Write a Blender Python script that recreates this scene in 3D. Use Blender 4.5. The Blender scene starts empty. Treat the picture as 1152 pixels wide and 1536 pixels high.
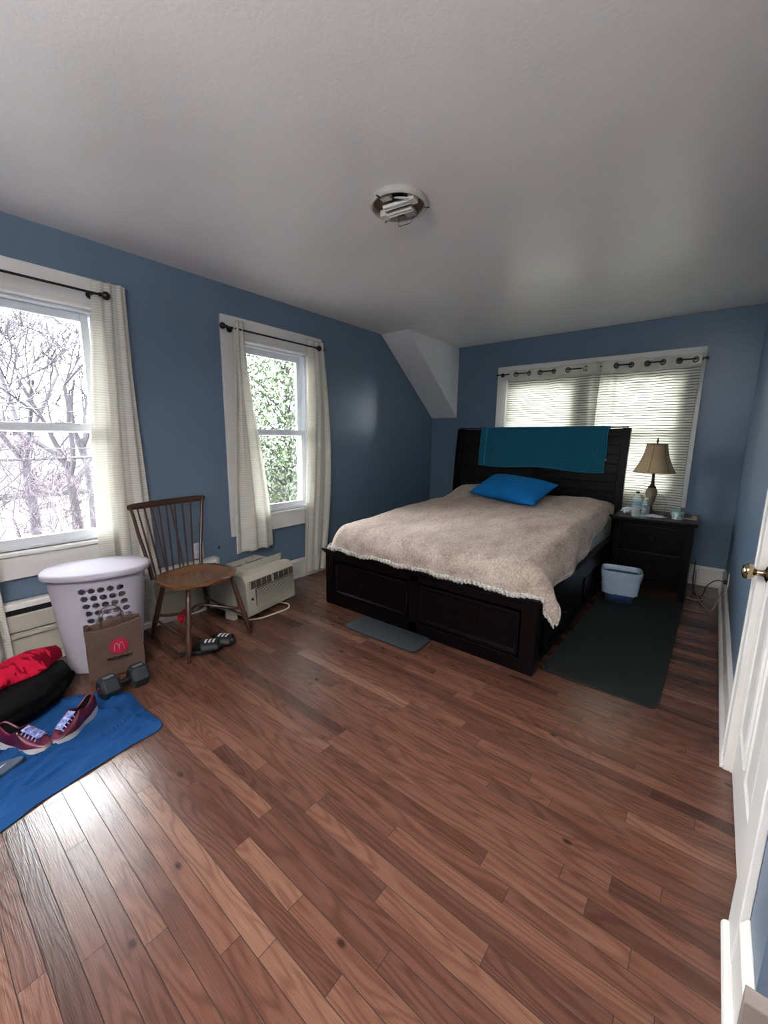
import bpy, bmesh, math, random
from mathutils import Vector, Matrix, Euler, noise
random.seed(7)
SC = bpy.context.scene
COL = SC.collection
PI = math.pi
# ------------------------------------------------------------------ camera, sky, exposure
W, D, H = 3.143, 4.651, 2.404          # right wall x, back wall y, ceiling height; left wall x=0
CAM = Vector((2.947, 0.0, 1.29))
r_ = Vector((0.77822856, 0.6278893, 0.01073959)); u_ = Vector((-0.11802497, 0.1294446, 0.98453756))
f_ = r_.cross(u_) * -1
cam = bpy.data.cameras.new('camera'); cam.sensor_fit = 'VERTICAL'; cam.sensor_height = 36
cam.lens = 610.41 / 1536 * 36; cam.clip_start = .02; cam.clip_end = 300
co = bpy.data.objects.new('camera', cam); COL.objects.link(co)
m3 = Matrix((r_, u_, -f_)).transposed()
co.matrix_world = Matrix.Translation(CAM) @ m3.to_4x4()
SC.camera = co
world = bpy.data.worlds.new('sky'); SC.world = world; world.use_nodes = True
wn = world.node_tree; wn.nodes.clear()
wo = wn.nodes.new('ShaderNodeOutputWorld'); wb = wn.nodes.new('ShaderNodeBackground')
tc = wn.nodes.new('ShaderNodeTexCoord'); mp = wn.nodes.new('ShaderNodeMapping'); mp.inputs['Scale'].default_value = (1, 1, 3)
nz = wn.nodes.new('ShaderNodeTexNoise'); nz.inputs['Scale'].default_value = 2.2; nz.inputs['Detail'].default_value = 4
cr = wn.nodes.new('ShaderNodeValToRGB')
cr.color_ramp.elements[0].color = (.88, .94, 1, 1); cr.color_ramp.elements[1].color = (1, 1, 1, 1)
wn.links.new(tc.outputs['Generated'], mp.inputs[0]); wn.links.new(mp.outputs[0], nz.inputs['Vector'])
wn.links.new(nz.outputs[0], cr.inputs[0]); wn.links.new(cr.outputs[0], wb.inputs[0]); wn.links.new(wb.outputs[0], wo.inputs[0])
wb.inputs[1].default_value = 9.0
SC.view_settings.view_transform = 'Standard'; SC.view_settings.look = 'None'
SC.view_settings.gamma = 1; SC.view_settings.use_curve_mapping = False
SC.view_settings.exposure = 2.15
def portal(name, loc, rot, sx, sy):
    l = bpy.data.lights.new(name, 'AREA'); l.shape = 'RECTANGLE'; l.size = sx; l.size_y = sy; l.cycles.is_portal = True
    o = bpy.data.objects.new(name, l); COL.objects.link(o); o.location = loc; o.rotation_euler = rot
W1 = (.25, .94); W2 = (1.86, 2.55); WZ = (.66, 2.035); W3 = (1.00, 2.68); W3Z = (.80, 1.98)
portal('window_daylight', (-.19, sum(W1)/2, sum(WZ)/2), (0, -PI/2, 0), 1.4, .72)
portal('window_daylight', (-.19, sum(W2)/2, sum(WZ)/2), (0, -PI/2, 0), 1.4, .72)
portal('window_daylight', (sum(W3)/2, D+.19, sum(W3Z)/2), (-PI/2, 0, 0), 1.7, 1.2)
# added fill light, unseen behind the camera, brightening the ceiling from below
hl = bpy.data.lights.new('fill_uplight', 'AREA'); hl.shape = 'DISK'; hl.size = .5; hl.energy = 46; hl.color = (1, .95, .9)
ho = bpy.data.objects.new('fill_uplight', hl); COL.objects.link(ho); ho.location = (2.6, -.95, 1.95); ho.rotation_euler = (PI, 0, 0)

# ------------------------------------------------------------------ materials
def L(c):
    if isinstance(c, str):
        c = [int(c[i:i+2], 16)/255 for i in (0, 2, 4)]
        c = [x/12.92 if x <= .04045 else ((x+.055)/1.055)**2.4 for x in c]
    return (*c, 1)
def nodes(name):
    m = bpy.data.materials.new(name); m.use_nodes = True
    nt = m.node_tree; return m, nt, nt.nodes['Principled BSDF']
def nd(nt, typ, **k):
    n = nt.nodes.new(typ)
    for a, b in k.items():
        if a.startswith('i_'): n.inputs[int(a[2:]) if a[2:].isdigit() else a[2:].replace('_', ' ')].default_value = b
        else: setattr(n, a, b)
    return n
def mat(name, c, rough=.5, metal=0, var=.06, scale=8, bump=0, bscale=60, coat=0, spec=.5, stretch=(1, 1, 1), sheen=0, c2=None, detail=3):
    m, nt, b = nodes(name)
    b.inputs['Roughness'].default_value = rough; b.inputs['Metallic'].default_value = metal
    b.inputs['Specular IOR Level'].default_value = spec
    if coat: b.inputs['Coat Weight'].default_value = coat; b.inputs['Coat Roughness'].default_value = .15
    if sheen: b.inputs['Sheen Weight'].default_value = sheen; b.inputs['Sheen Roughness'].default_value = .5
    t = nd(nt, 'ShaderNodeTexCoord'); mpn = nd(nt, 'ShaderNodeMapping'); mpn.inputs['Scale'].default_value = stretch
    nt.links.new(t.outputs['Object'], mpn.inputs[0])
    n = nd(nt, 'ShaderNodeTexNoise'); n.inputs['Scale'].default_value = scale; n.inputs['Detail'].default_value = detail
    nt.links.new(mpn.outputs[0], n.inputs['Vector'])
    r = nd(nt, 'ShaderNodeValToRGB'); lc = L(c)
    if c2: a, z = lc, L(c2)
    else: a = tuple(max(0, x*(1-var)) for x in lc[:3])+(1,); z = tuple(min(1, x*(1+var)) for x in lc[:3])+(1,)
    r.color_ramp.elements[0].color = a; r.color_ramp.elements[1].color = z
    r.color_ramp.elements[0].position = .35; r.color_ramp.elements[1].position = .65
    nt.links.new(n.outputs[0], r.inputs[0]); nt.links.new(r.outputs[0], b.inputs['Base Color'])
    if bump:
        n2 = nd(nt, 'ShaderNodeTexNoise'); n2.inputs['Scale'].default_value = bscale; n2.inputs['Detail'].default_value = 3
        nt.links.new(mpn.outputs[0], n2.inputs['Vector'])
        bp = nd(nt, 'ShaderNodeBump'); bp.inputs['Strength'].default_value = bump; bp.inputs['Distance'].default_value = .004
        nt.links.new(n2.outputs[0], bp.inputs['Height']); nt.links.new(bp.outputs[0], b.inputs['Normal'])
    return m
def fabric_translucent(name, c, stripe, tr=.5, period=.021):
    m, nt, b = nodes(name); nt.nodes.remove(b); out = nt.nodes['Material Output']
    t = nd(nt, 'ShaderNodeTexCoord'); sp = nd(nt, 'ShaderNodeSeparateXYZ'); nt.links.new(t.outputs['Object'], sp.inputs[0])
    n = nd(nt, 'ShaderNodeTexNoise'); n.inputs['Scale'].default_value = 5; n.inputs['Detail'].default_value = 5
    nt.links.new(t.outputs['Object'], n.inputs['Vector'])
    ma = nd(nt, 'ShaderNodeMath', operation='MULTIPLY_ADD'); ma.inputs[1].default_value = .012
    nt.links.new(n.outputs[0], ma.inputs[0]); nt.links.new(sp.outputs['Z'], ma.inputs[2])
    d = nd(nt, 'ShaderNodeMath', operation='DIVIDE'); d.inputs[1].default_value = period; nt.links.new(ma.outputs[0], d.inputs[0])
    fr = nd(nt, 'ShaderNodeMath', operation='FRACT'); nt.links.new(d.outputs[0], fr.inputs[0])
    # irregular slub: each row fades in and out along its length
    mp2 = nd(nt, 'ShaderNodeMapping'); mp2.inputs['Scale'].default_value = (6, 6, 48); nt.links.new(t.outputs['Object'], mp2.inputs[0])
    n2 = nd(nt, 'ShaderNodeTexNoise'); n2.inputs['Scale'].default_value = 1; n2.inputs['Detail'].default_value = 2; nt.links.new(mp2.outputs[0], n2.inputs['Vector'])
    w = nd(nt, 'ShaderNodeMath', operation='MULTIPLY'); w.inputs[1].default_value = .62; nt.links.new(n2.outputs[0], w.inputs[0])
    lt = nd(nt, 'ShaderNodeMath', operation='LESS_THAN'); nt.links.new(fr.outputs[0], lt.inputs[0]); nt.links.new(w.outputs[0], lt.inputs[1])
    mx = nd(nt, 'ShaderNodeMix', data_type='RGBA'); nt.links.new(lt.outputs[0], mx.inputs[0])
    mx.inputs[6].default_value = L(c); mx.inputs[7].default_value = L(stripe)
    df = nd(nt, 'ShaderNodeBsdfDiffuse'); tl = nd(nt, 'ShaderNodeBsdfTranslucent')
    nt.links.new(mx.outputs[2], df.inputs[0]); nt.links.new(mx.outputs[2], tl.inputs[0])
    fb = nd(nt, 'ShaderNodeBump'); fb.inputs['Strength'].default_value = .5; fb.inputs['Distance'].default_value = .002
    nt.links.new(lt.outputs[0], fb.inputs['Height']); nt.links.new(fb.outputs[0], df.inputs['Normal'])
    ms = nd(nt, 'ShaderNodeMixShader'); ms.inputs[0].default_value = tr
    nt.links.new(df.outputs[0], ms.inputs[1]); nt.links.new(tl.outputs[0], ms.inputs[2]); nt.links.new(ms.outputs[0], out.inputs[0])
    return m
def glass_pane(name):
    m, nt, b = nodes(name); nt.nodes.remove(b); out = nt.nodes['Material Output']
    g = nd(nt, 'ShaderNodeBsdfGlossy'); g.inputs['Roughness'].default_value = .02
    t = nd(nt, 'ShaderNodeBsdfTransparent'); t.inputs[0].default_value = (.96, .98, .98, 1)
    fr = nd(nt, 'ShaderNodeFresnel'); fr.inputs[0].default_value = 1.45
    ms = nd(nt, 'ShaderNodeMixShader'); nt.links.new(fr.outputs[0], ms.inputs[0])
    nt.links.new(t.outputs[0], ms.inputs[1]); nt.links.new(g.outputs[0], ms.inputs[2]); nt.links.new(ms.outputs[0], out.inputs[0])
    return m
def film(name, c, alpha=.5, rough=.25):
    m, nt, b = nodes(name); out = nt.nodes['Material Output']
    b.inputs['Base Color'].default_value = L(c); b.inputs['Roughness'].default_value = rough
    t = nd(nt, 'ShaderNodeBsdfTransparent'); ms = nd(nt, 'ShaderNodeMixShader'); ms.inputs[0].default_value = alpha
    nt.links.new(t.outputs[0], ms.inputs[1]); nt.links.new(b.outputs[0], ms.inputs[2]); nt.links.new(ms.outputs[0], out.inputs[0])
    return m
def floor_material():
    m, nt, b = nodes('oak_boards')
    at = nd(nt, 'ShaderNodeAttribute', attribute_name='board'); sp = nd(nt, 'ShaderNodeSeparateColor'); nt.links.new(at.outputs['Color'], sp.inputs[0])
    t = nd(nt, 'ShaderNodeTexCoord'); s = nd(nt, 'ShaderNodeSeparateXYZ'); nt.links.new(t.outputs['Object'], s.inputs[0])
    def M(op, a, bb=None, c=None):
        n = nd(nt, 'ShaderNodeMath', operation=op)
        for i, v in enumerate((a, bb, c)):
            if v is None: continue
            if isinstance(v, (int, float)): n.inputs[i].default_value = v
            else: nt.links.new(v, n.inputs[i])
        return n.outputs[0]
    def V(x, y, z):
        n = nd(nt, 'ShaderNodeCombineXYZ')
        for i, v in enumerate((x, y, z)):
            if isinstance(v, (int, float)): n.inputs[i].default_value = v
            else: nt.links.new(v, n.inputs[i])
        return n.outputs[0]
    def N(vec, sc=1, det=2, rg=.5):
        n = nd(nt, 'ShaderNodeTexNoise'); n.inputs['Scale'].default_value = sc; n.inputs['Detail'].default_value = det; n.inputs['Roughness'].default_value = rg
        nt.links.new(vec, n.inputs['Vector']); return n.outputs[0]
    X, Y = s.outputs['X'], s.outputs['Y']; R1, R2, R3 = sp.outputs[0], sp.outputs[1], sp.outputs[2]
    off = M('MULTIPLY', R1, 90.)
    base = V(M('ADD', M('MULTIPLY', X, 1.5), off), M('MULTIPLY', Y, 11.), M('MULTIPLY', R2, 40.))
    n1 = N(base, 1, 1.5)
    k = M('MULTIPLY_ADD', R3, 60., 50.)
    g = M('SINE', M('MULTIPLY', n1, k))                    # contour rings of stretched noise: cathedral grain
    g = M('MULTIPLY_ADD', g, .5, .5); g = M('POWER', g, 2.0)
    pores = N(V(M('MULTIPLY', X, 14.), M('MULTIPLY', Y, 420.), off), 1, 2)
    pores = M('MULTIPLY', M('SUBTRACT', pores, .42), 2.2)
    tone = N(V(M('ADD', M('MULTIPLY', X, 1.2), off), M('MULTIPLY', Y, 16.), R2), 1, 2)
    # board colours: one ramp over the per-board random
    r = nd(nt, 'ShaderNodeValToRGB'); e = r.color_ramp.elements
    e[0].position = 0; e[0].color = L('50352b'); e[1].position = 1; e[1].color = L('836150')
    for p, c in ((.15, '54382f'), (.35, '634337'), (.6, '6c4a3c'), (.82, '765344')):
        x = e.new(p); x.color = L(c)
    nt.links.new(R2, r.inputs[0])
    mx = nd(nt, 'ShaderNodeMix', data_type='RGBA', blend_type='MULTIPLY'); mx.inputs[7].default_value = (.50, .40, .36, 1)
    nt.links.new(M('MULTIPLY', g, .5), mx.inputs[0]); nt.links.new(r.outputs[0], mx.inputs[6])
    mx2 = nd(nt, 'ShaderNodeMix', data_type='RGBA', blend_type='MULTIPLY'); mx2.inputs[7].default_value = (.55, .45, .40, 1); mx2.clamp_factor = True
    nt.links.new(M('MULTIPLY', pores, .7), mx2.inputs[0]); nt.links.new(mx.outputs[2], mx2.inputs[6])
    mx3 = nd(nt, 'ShaderNodeMix', data_type='RGBA', blend_type='MULTIPLY'); mx3.inputs[7].default_value = (.62, .5, .47, 1)
    nt.links.new(M('MULTIPLY', M('SUBTRACT', tone, .35), 1.6), mx3.inputs[0]); nt.links.new(mx2.outputs[2], mx3.inputs[6])
    vo = nd(nt, 'ShaderNodeTexVoronoi', feature='F1', voronoi_dimensions='2D'); vo.inputs['Scale'].default_value = 1.1; nt.links.new(V(X, M('MULTIPLY', Y, 1.7), 0.), vo.inputs['Vector'])
    kn = nd(nt, 'ShaderNodeMapRange', i_1=.008, i_2=.022, i_3=.85, i_4=0.); nt.links.new(vo.outputs['Distance'], kn.inputs[0])
    mx4 = nd(nt, 'ShaderNodeMix', data_type='RGBA'); mx4.inputs[7].default_value = L('2a130c'); nt.links.new(kn.outputs[0], mx4.inputs[0]); nt.links.new(mx3.outputs[2], mx4.inputs[6])
    nt.links.new(mx4.outputs[2], b.inputs['Base Color'])
    wear = N(V(X, Y, 0.), 1.1, 1)
    rr = nd(nt, 'ShaderNodeMapRange', i_1=.3, i_2=.7, i_3=.17, i_4=.30); nt.links.new(wear, rr.inputs[0]); b.inputs['Roughness'].default_value = .235
    b.inputs['Specular IOR Level'].default_value = .55
    bp = nd(nt, 'ShaderNodeBump'); bp.inputs['Strength'].default_value = .16; bp.inputs['Distance'].default_value = .001
    nt.links.new(M('ADD', M('MULTIPLY', g, .6), pores), bp.inputs['Height']); nt.links.new(bp.outputs[0], b.inputs['Normal'])
    return m

M_wall = mat('blue_wall_paint', '63768a', .34, var=.03, scale=3, bump=.10, bscale=90, spec=.45)
M_ceil = mat('ceiling_paint', (.80, .785, .785), .34, var=.02, scale=2, bump=.16, bscale=70, spec=.5)
M_trim = mat('white_trim_paint', 'dcd9d5', .38, var=.03, scale=5)
M_vinyl = mat('white_vinyl', 'd8dbe0', .35, var=.02)
M_taupe = mat('shaded_trim_taupe', '8d817c', .45, var=.04)  # hall baseboard trim toned down to taupe, its shade put into the colour
M_floor = floor_material()
M_gap = mat('board_gap', '1d100b', .9)
M_curt = fabric_translucent('cream_curtain', 'f0eee8', 'dfdbcd', .42, .0145)
M_curt2 = fabric_translucent('cream_curtain_sheer', 'e6e5dc', '8a877a', .50, .0235)
M_header = mat('curtain_header', 'd8d4c4', .8, bump=.3, bscale=300)
M_black = mat('black_iron', '0d0c0e', .35, var=.1)
M_glass = glass_pane('window_glass')
M_esp = mat('espresso_wood', '080405', .36, c2='0d0708', scale=3, stretch=(1, 8, 12), bump=.04, bscale=40, spec=.16)
M_espl = mat('espresso_slats', '0b0708', .36, c2='0f090b', spec=.18, scale=3, stretch=(1, 8, 30))
M_pull = mat('dark_bronze', '2a2320', .3, metal=.8)
M_brass = mat('aged_brass', 'b5a283', .16, metal=1, var=.1)
M_steel = mat('brushed_steel', '9a9a98', .3, metal=1)
M_matt = mat('grey_foam_mat', '20272d', .7, bump=.35, bscale=700, var=.05)
M_matg = mat('charcoal_exercise_mat', '131715', .72, bump=.35, bscale=800, var=.05)
M_white = fabric_translucent('translucent_white_plastic', 'cfcad4', 'cfcad4', .35)
M_paper = mat('kraft_paper', '5a443a', .8, var=.08, scale=20, bump=.2, bscale=120)
M_red = mat('red_cloth', 'b51634', .85, var=.03, scale=6, spec=.08)
M_pinkred = mat('print_red', 'a51038', .6, var=.04)
M_print = mat('print_black', '1e1416', .7)
M_cream = mat('cream_plastic', 'b5b0a2', .45, var=.05)
M_dkgrille = mat('dark_grille', '4b443b', .5, var=.3, scale=60)
M_louv = mat('grey_louvre', '5e5d5b', .6, var=.3, scale=200)
M_chair = mat('walnut_stain', '3a2117', .30, c2='4b2b1c', scale=5, stretch=(1, 1, .15), coat=.3)
M_seat = mat('honey_seat_wood', '6e4a2b', .26, c2='7c5431', scale=4, stretch=(1, 7, 1), coat=.4)
M_bluec = mat('blue_cotton', '123f72', .75, c2='194c85', scale=3, bump=.3, bscale=500, spec=.15)
M_bluep = mat('blue_pillowcase', '0d6cb0', .8, c2='0e74bb', scale=4, bump=.3, bscale=400, spec=.2)
M_teal = mat('teal_terry', '0c5d78', .95, c2='0e6a85', scale=60, bump=.9, bscale=420, sheen=.15)
M_tealb = mat('teal_border', '2d88a0', .8, bump=.4, bscale=300)
M_blk = mat('black_nylon', '080709', .85, var=.2, scale=30, bump=.4, bscale=200, spec=.15)
M_rub = mat('black_rubber', '0f0f11', .55)
M_navy = mat('navy_foam', '2a3a52', .5, var=.08)
M_maroon = mat('maroon_mesh', '4d0d27', .28, c2='651737', scale=14, bump=.3, bscale=500, coat=.35)
M_sole = mat('white_sole', 'c9c3bf', .6)
M_lace = mat('blue_white_lace', '4a63b4', .6, c2='b9b9dc', scale=90)
M_shade = mat('tan_lampshade', 'a38c6b', .85, var=.05, bump=.3, bscale=300)
M_bronze = mat('bronze_lamp', '3c2b22', .4, metal=.4, var=.3, scale=30)
M_lampb = mat('mottled_lamp_body', '5e5442', .45, c2='8a7a5c', scale=30, stretch=(1, 1, .4))
M_bagp = film('white_bin_bag', 'b5c8dc', .78)
M_bint = mat('blue_tie', '1738a0', .4)
M_bott = film('clear_plastic', 'e6f0f2', .22, .06)
M_label = film('aqua_label', '5fa3ac', .6)
M_water = film('water', 'bcd3d8', .15, .03)
M_tissue = mat('tissue', 'c9ccd0', .9, bump=.4, bscale=60)
M_mint = mat('mint_lid', '8fb5a2', .5)
M_candle = mat('candle_label', 'c4c9c4', .4, c2='5b6a66', scale=60)
M_tan = mat('pale_wood_box', 'b59a80', .6)
M_cableW = mat('beige_cable', '9c8478', .6)
M_tube = mat('lamp_tube', 'd9d9d4', .3)
M_galv = mat('fixture_pan', '6e6053', .35, c2='4a3d33', metal=.3, scale=14)
M_pale = mat('pale_grey_pan', 'b6b3ad', .4)
M_socket = mat('socket', 'cfcac2', .5)
M_hex = mat('grey_cast_iron', '23272b', .5, var=.2, scale=30)
M_hexp = mat('dumbbell_print', '6f7570', .6)

def blanket_mat():
    m, nt, b = nodes('taupe_fleece'); b.inputs['Roughness'].default_value = .9
    b.inputs['Sheen Weight'].default_value = .45; b.inputs['Sheen Roughness'].default_value = .4; b.inputs['Sheen Tint'].default_value = L('c9b6a6')
    t = nd(nt, 'ShaderNodeTexCoord'); mpn = nd(nt, 'ShaderNodeMapping'); mpn.inputs['Scale'].default_value = (1, .45, 1); mpn.inputs['Rotation'].default_value = (0, 0, .5)
    nt.links.new(t.outputs['Object'], mpn.inputs[0])
    n = nd(nt, 'ShaderNodeTexNoise'); n.inputs['Scale'].default_value = 95; n.inputs['Detail'].default_value = 6; n.inputs['Roughness'].default_value = .7; n.inputs['Distortion'].default_value = .6
    n3 = nd(nt, 'ShaderNodeTexNoise'); n3.inputs['Scale'].default_value = 9; n3.inputs['Detail'].default_value = 4
    for q in (n, n3): nt.links.new(mpn.outputs[0], q.inputs['Vector'])
    ad = nd(nt, 'ShaderNodeMath', operation='MULTIPLY_ADD'); ad.inputs[1].default_value = .5; nt.links.new(n3.outputs[0], ad.inputs[0]); nt.links.new(n.outputs[0], ad.inputs[2])
    r = nd(nt, 'ShaderNodeValToRGB'); r.color_ramp.elements[0].position = .55; r.color_ramp.elements[0].color = L('8a776c')
    r.color_ramp.elements[1].position = .95; r.color_ramp.elements[1].color = L('cdbbae')
    nt.links.new(ad.outputs[0], r.inputs[0]); nt.links.new(r.outputs[0], b.inputs['Base Color'])
    bp = nd(nt, 'ShaderNodeBump'); bp.inputs['Strength'].default_value = .9; bp.inputs['Distance'].default_value = .006
    nt.links.new(ad.outputs[0], bp.inputs['Height']); nt.links.new(bp.outputs[0], b.inputs['Normal'])
    return m
M_blanket = blanket_mat()
M_fringe = mat('white_fleece_edge', 'd5d0c8', .95, c2='8d877f', scale=120, bump=.9, bscale=200)

# ------------------------------------------------------------------ mesh helpers
class MB:
    def __init__(s): s.bm = bmesh.new()
    def _add(s, verts, faces):
        vs = [s.bm.verts.new(v) for v in verts]
        for f in faces:
            try: s.bm.faces.new([vs[i] for i in f])
            except ValueError: pass
        return vs
    def box(s, lo, hi, mtx=None):
        x0, y0, z0 = lo; x1, y1, z1 = hi
        v = [Vector(p) for p in ((x0,y0,z0),(x1,y0,z0),(x1,y1,z0),(x0,y1,z0),(x0,y0,z1),(x1,y0,z1),(x1,y1,z1),(x0,y1,z1))]
        if mtx: v = [mtx @ p for p in v]
        s._add(v, [(0,3,2,1),(4,5,6,7),(0,1,5,4),(1,2,6,5),(2,3,7,6),(3,0,4,7)]); return s
    def cbox(s, c, size, rot=(0,0,0)):
        m = Matrix.Translation(c) @ Euler(rot).to_matrix().to_4x4()
        h = [q/2 for q in size]; return s.box([-q for q in h], h, m)
    def tube(s, pts, rad, seg=10, closed=False, cap=True):
        pts = [Vector(p) for p in pts]; n = len(pts)
        if isinstance(rad, (int, float)): rad = [rad]*n
        rings = []; up = None
        for i, p in enumerate(pts):
            if closed: t = pts[(i+1) % n]-pts[i-1]
            else: t = pts[min(i+1, n-1)]-pts[max(i-1, 0)]
            t.normalize()
            if up is None: up = t.orthogonal()
            up = (up - t*up.dot(t)); up = up.normalized() if up.length > 1e-6 else t.orthogonal().normalized()
            bi = t.cross(up)
            rings.append([s.bm.verts.new(p+(up*math.cos(a)+bi*math.sin(a))*rad[i]) for a in [2*PI*k/seg for k in range(seg)]])
        m = n if closed else n-1
        for i in range(m):
            a, b = rings[i], rings[(i+1) % n]
            for k in range(seg): s.bm.faces.new((a[k], a[(k+1) % seg], b[(k+1) % seg], b[k]))
        if cap and not closed:
            s.bm.faces.new(rings[0][::-1]); s.bm.faces.new(rings[-1])
        return s
    def lathe(s, prof, c=(0,0,0), seg=32, mtx=None, capb=True, capt=True, sx=1, sy=1):
        c = Vector(c); rings = []
        for r, z in prof:
            ring = []
            for k in range(seg):
                a = 2*PI*k/seg; p = Vector((r*math.cos(a)*sx, r*math.sin(a)*sy, z))
                if mtx: p = mtx @ p
                ring.append(s.bm.verts.new(c+p))
            rings.append(ring)
        for a, b in zip(rings, rings[1:]):
            for k in range(seg): s.bm.faces.new((a[k], a[(k+1) % seg], b[(k+1) % seg], b[k]))
        if capb and prof[0][0] > 1e-5: s.bm.faces.new(rings[0][::-1])
        if capt and prof[-1][0] > 1e-5: s.bm.faces.new(rings[-1])
        return s
    def grid(s, nu, nv, fn, closeu=False):
        V = [[s.bm.verts.new(fn(i/(nu if closeu else nu-1), j/(nv-1))) for j in range(nv)] for i in range(nu)]
        for i in range(nu if closeu else nu-1):
            for j in range(nv-1):
                a, b = V[i], V[(i+1) % nu]
                s.bm.faces.new((a[j], b[j], b[j+1], a[j+1]))
        return s
    def prism(s, poly, axis, a, b):
        """poly: 2D points; extruded along axis between a and b"""
        def P(p, t):
            q = list(p); q.insert(axis, t); return Vector(q)
        n = len(poly)
        s._add([P(p, a) for p in poly]+[P(p, b) for p in poly],
               [tuple(range(n)), tuple(range(2*n-1, n-1, -1))]+[(i, i+n, (i+1) % n+n, (i+1) % n) for i in range(n)])
        return s
    def build(s, name, m, parent=None, smooth=False, bevel=0, solid=0, sub=0, world=False, bseg=2, auto=True):
        bmesh.ops.remove_doubles(s.bm, verts=s.bm.verts, dist=1e-6)
        bmesh.ops.recalc_face_normals(s.bm, faces=s.bm.faces)
        if world and parent is not None:
            pw = Matrix.Translation(parent.location) @ parent.rotation_euler.to_matrix().to_4x4()
            par = parent.parent
            while par is not None:
                pw = (Matrix.Translation(par.location) @ par.rotation_euler.to_matrix().to_4x4()) @ pw; par = par.parent
            bmesh.ops.transform(s.bm, matrix=pw.inverted(), verts=s.bm.verts)
        me = bpy.data.meshes.new(name); s.bm.to_mesh(me); s.bm.free()
        me.materials.append(m)
        o = bpy.data.objects.new(name, me); COL.objects.link(o)
        if parent is not None: o.parent = parent
        if smooth:
            me.polygons.foreach_set('use_smooth', [True]*len(me.polygons))
            if auto: me.set_sharp_from_angle(angle=math.radians(42))
        if solid:
            q = o.modifiers.new('solid', 'SOLIDIFY'); q.thickness = solid; q.offset = 0
        if bevel:
            q = o.modifiers.new('bevel', 'BEVEL'); q.width = bevel; q.segments = bseg; q.limit_method = 'ANGLE'
        if sub:
            q = o.modifiers.new('sub', 'SUBSURF'); q.levels = sub; q.render_levels = sub
        return o
def thing(name, label, cat, loc=(0,0,0), rz=0, group=None, rot=None):
    o = bpy.data.objects.new(name, None); COL.objects.link(o); o.empty_display_size = .05
    o.location = loc; o.rotation_euler = rot or (0, 0, rz); o['label'] = label; o['category'] = cat
    if group: o['group'] = group
    return o
def tag(o, label, cat, group=None, kind=None):
    o['label'] = label; o['category'] = cat
    if group: o['group'] = group
    if kind: o['kind'] = kind
    return o
def struct(o): o['kind'] = 'structure'; return o
def sroot(name, loc=(0,0,0)):
    o = bpy.data.objects.new(name, None); COL.objects.link(o); o.location = loc; o['kind'] = 'structure'; return o
def nz3(x, y, z, s=1): return noise.noise(Vector((x*s, y*s, z*s)))
def sm(x): x = max(0., min(1., x)); return x*x*(3-2*x)
def text_mesh(name, txt, size, m, parent, mtx, extrude=.0004, bold=0.0):
    cu = bpy.data.curves.new(name, 'FONT'); cu.body = txt; cu.size = size; cu.extrude = extrude; cu.align_x = 'CENTER'; cu.offset = bold
    t = bpy.data.objects.new('tmp', cu); COL.objects.link(t)
    bpy.context.view_layer.update()
    me = bpy.data.meshes.new_from_object(t.evaluated_get(bpy.context.evaluated_depsgraph_get()))
    bpy.data.objects.remove(t); me.transform(mtx); me.materials.clear(); me.materials.append(m)
    o = bpy.data.objects.new(name, me); COL.objects.link(o); o.parent = parent; return o
def bez(p, n=24):
    """Catmull-Rom through points"""
    p = [Vector(q) for q in p]; out = []
    for i in range(len(p)-1):
        a, b, c, d = p[max(i-1, 0)], p[i], p[i+1], p[min(i+2, len(p)-1)]
        k = max(2, n//(len(p)-1))
        for j in range(k):
            t = j/k
            out.append(.5*((2*b)+(c-a)*t+(2*a-5*b+4*c-d)*t*t+(3*b-a-3*c+d)*t**3))
    out.append(p[-1]); return out

# ------------------------------------------------------------------ room shell
YF = -1.5                                   # wall behind the camera
YC = 1.0                                    # outside corner where the right wall turns away
XR = W + 1.1
def wall_with_holes(name, axis, a0, a1, pos, thick, holes, z0=0, z1=H, m=None):
    """axis 1: wall runs along y at x=pos; axis 0: runs along x at y=pos. thick extends outward."""
    mb = MB(); cuts = sorted(holes); cur = a0
    def bx(s0, s1, q0, q1):
        if s1-s0 < 1e-5 or q1-q0 < 1e-5: return
        lo, hi = (min(pos, pos+thick), max(pos, pos+thick))
        if axis == 1: mb.box((lo, s0, q0), (hi, s1, q1))
        else: mb.box((s0, lo, q0), (s1, hi, q1))
    for h0, h1, hz0, hz1 in cuts:
        bx(cur, h0, z0, z1); bx(h0, h1, z0, hz0); bx(h0, h1, hz1, z1); cur = h1
    bx(cur, a1, z0, z1)
    return struct(mb.build(name, m or M_wall))
wall_with_holes('wall_left', 1, YF, D+.15, 0, -.15, [(W1[0], W1[1], *WZ), (W2[0], W2[1], *WZ)])
wall_with_holes('wall_back', 0, 0, W+.15, D, .15, [(W3[0], W3[1], *W3Z)])
wall_with_holes('wall_right', 1, YC, D+.15, W, .12, [(1.30, 1.985, 0, 2.04)])
wall_with_holes('wall_front', 0, -.15, XR+.15, YF, -.15, [])
wall_with_holes('wall_hall_side', 1, YF, YC+.15, XR, .15, [])
wall_with_holes('wall_hall_end', 0, W+.12, XR, YC, .12, [])
mb = MB(); mb.box((-.15, YF-.15, H), (XR+.15, D+.15, H+.1))
# sloped boxed-in corner over the bed, plastered with the ceiling
y1, xs, z2 = 3.585, .362, 1.573
mb.prism([(y1, H), (D, H), (D, z2)], 0, 0, xs)
struct(mb.build('ceiling', M_ceil))
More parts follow.
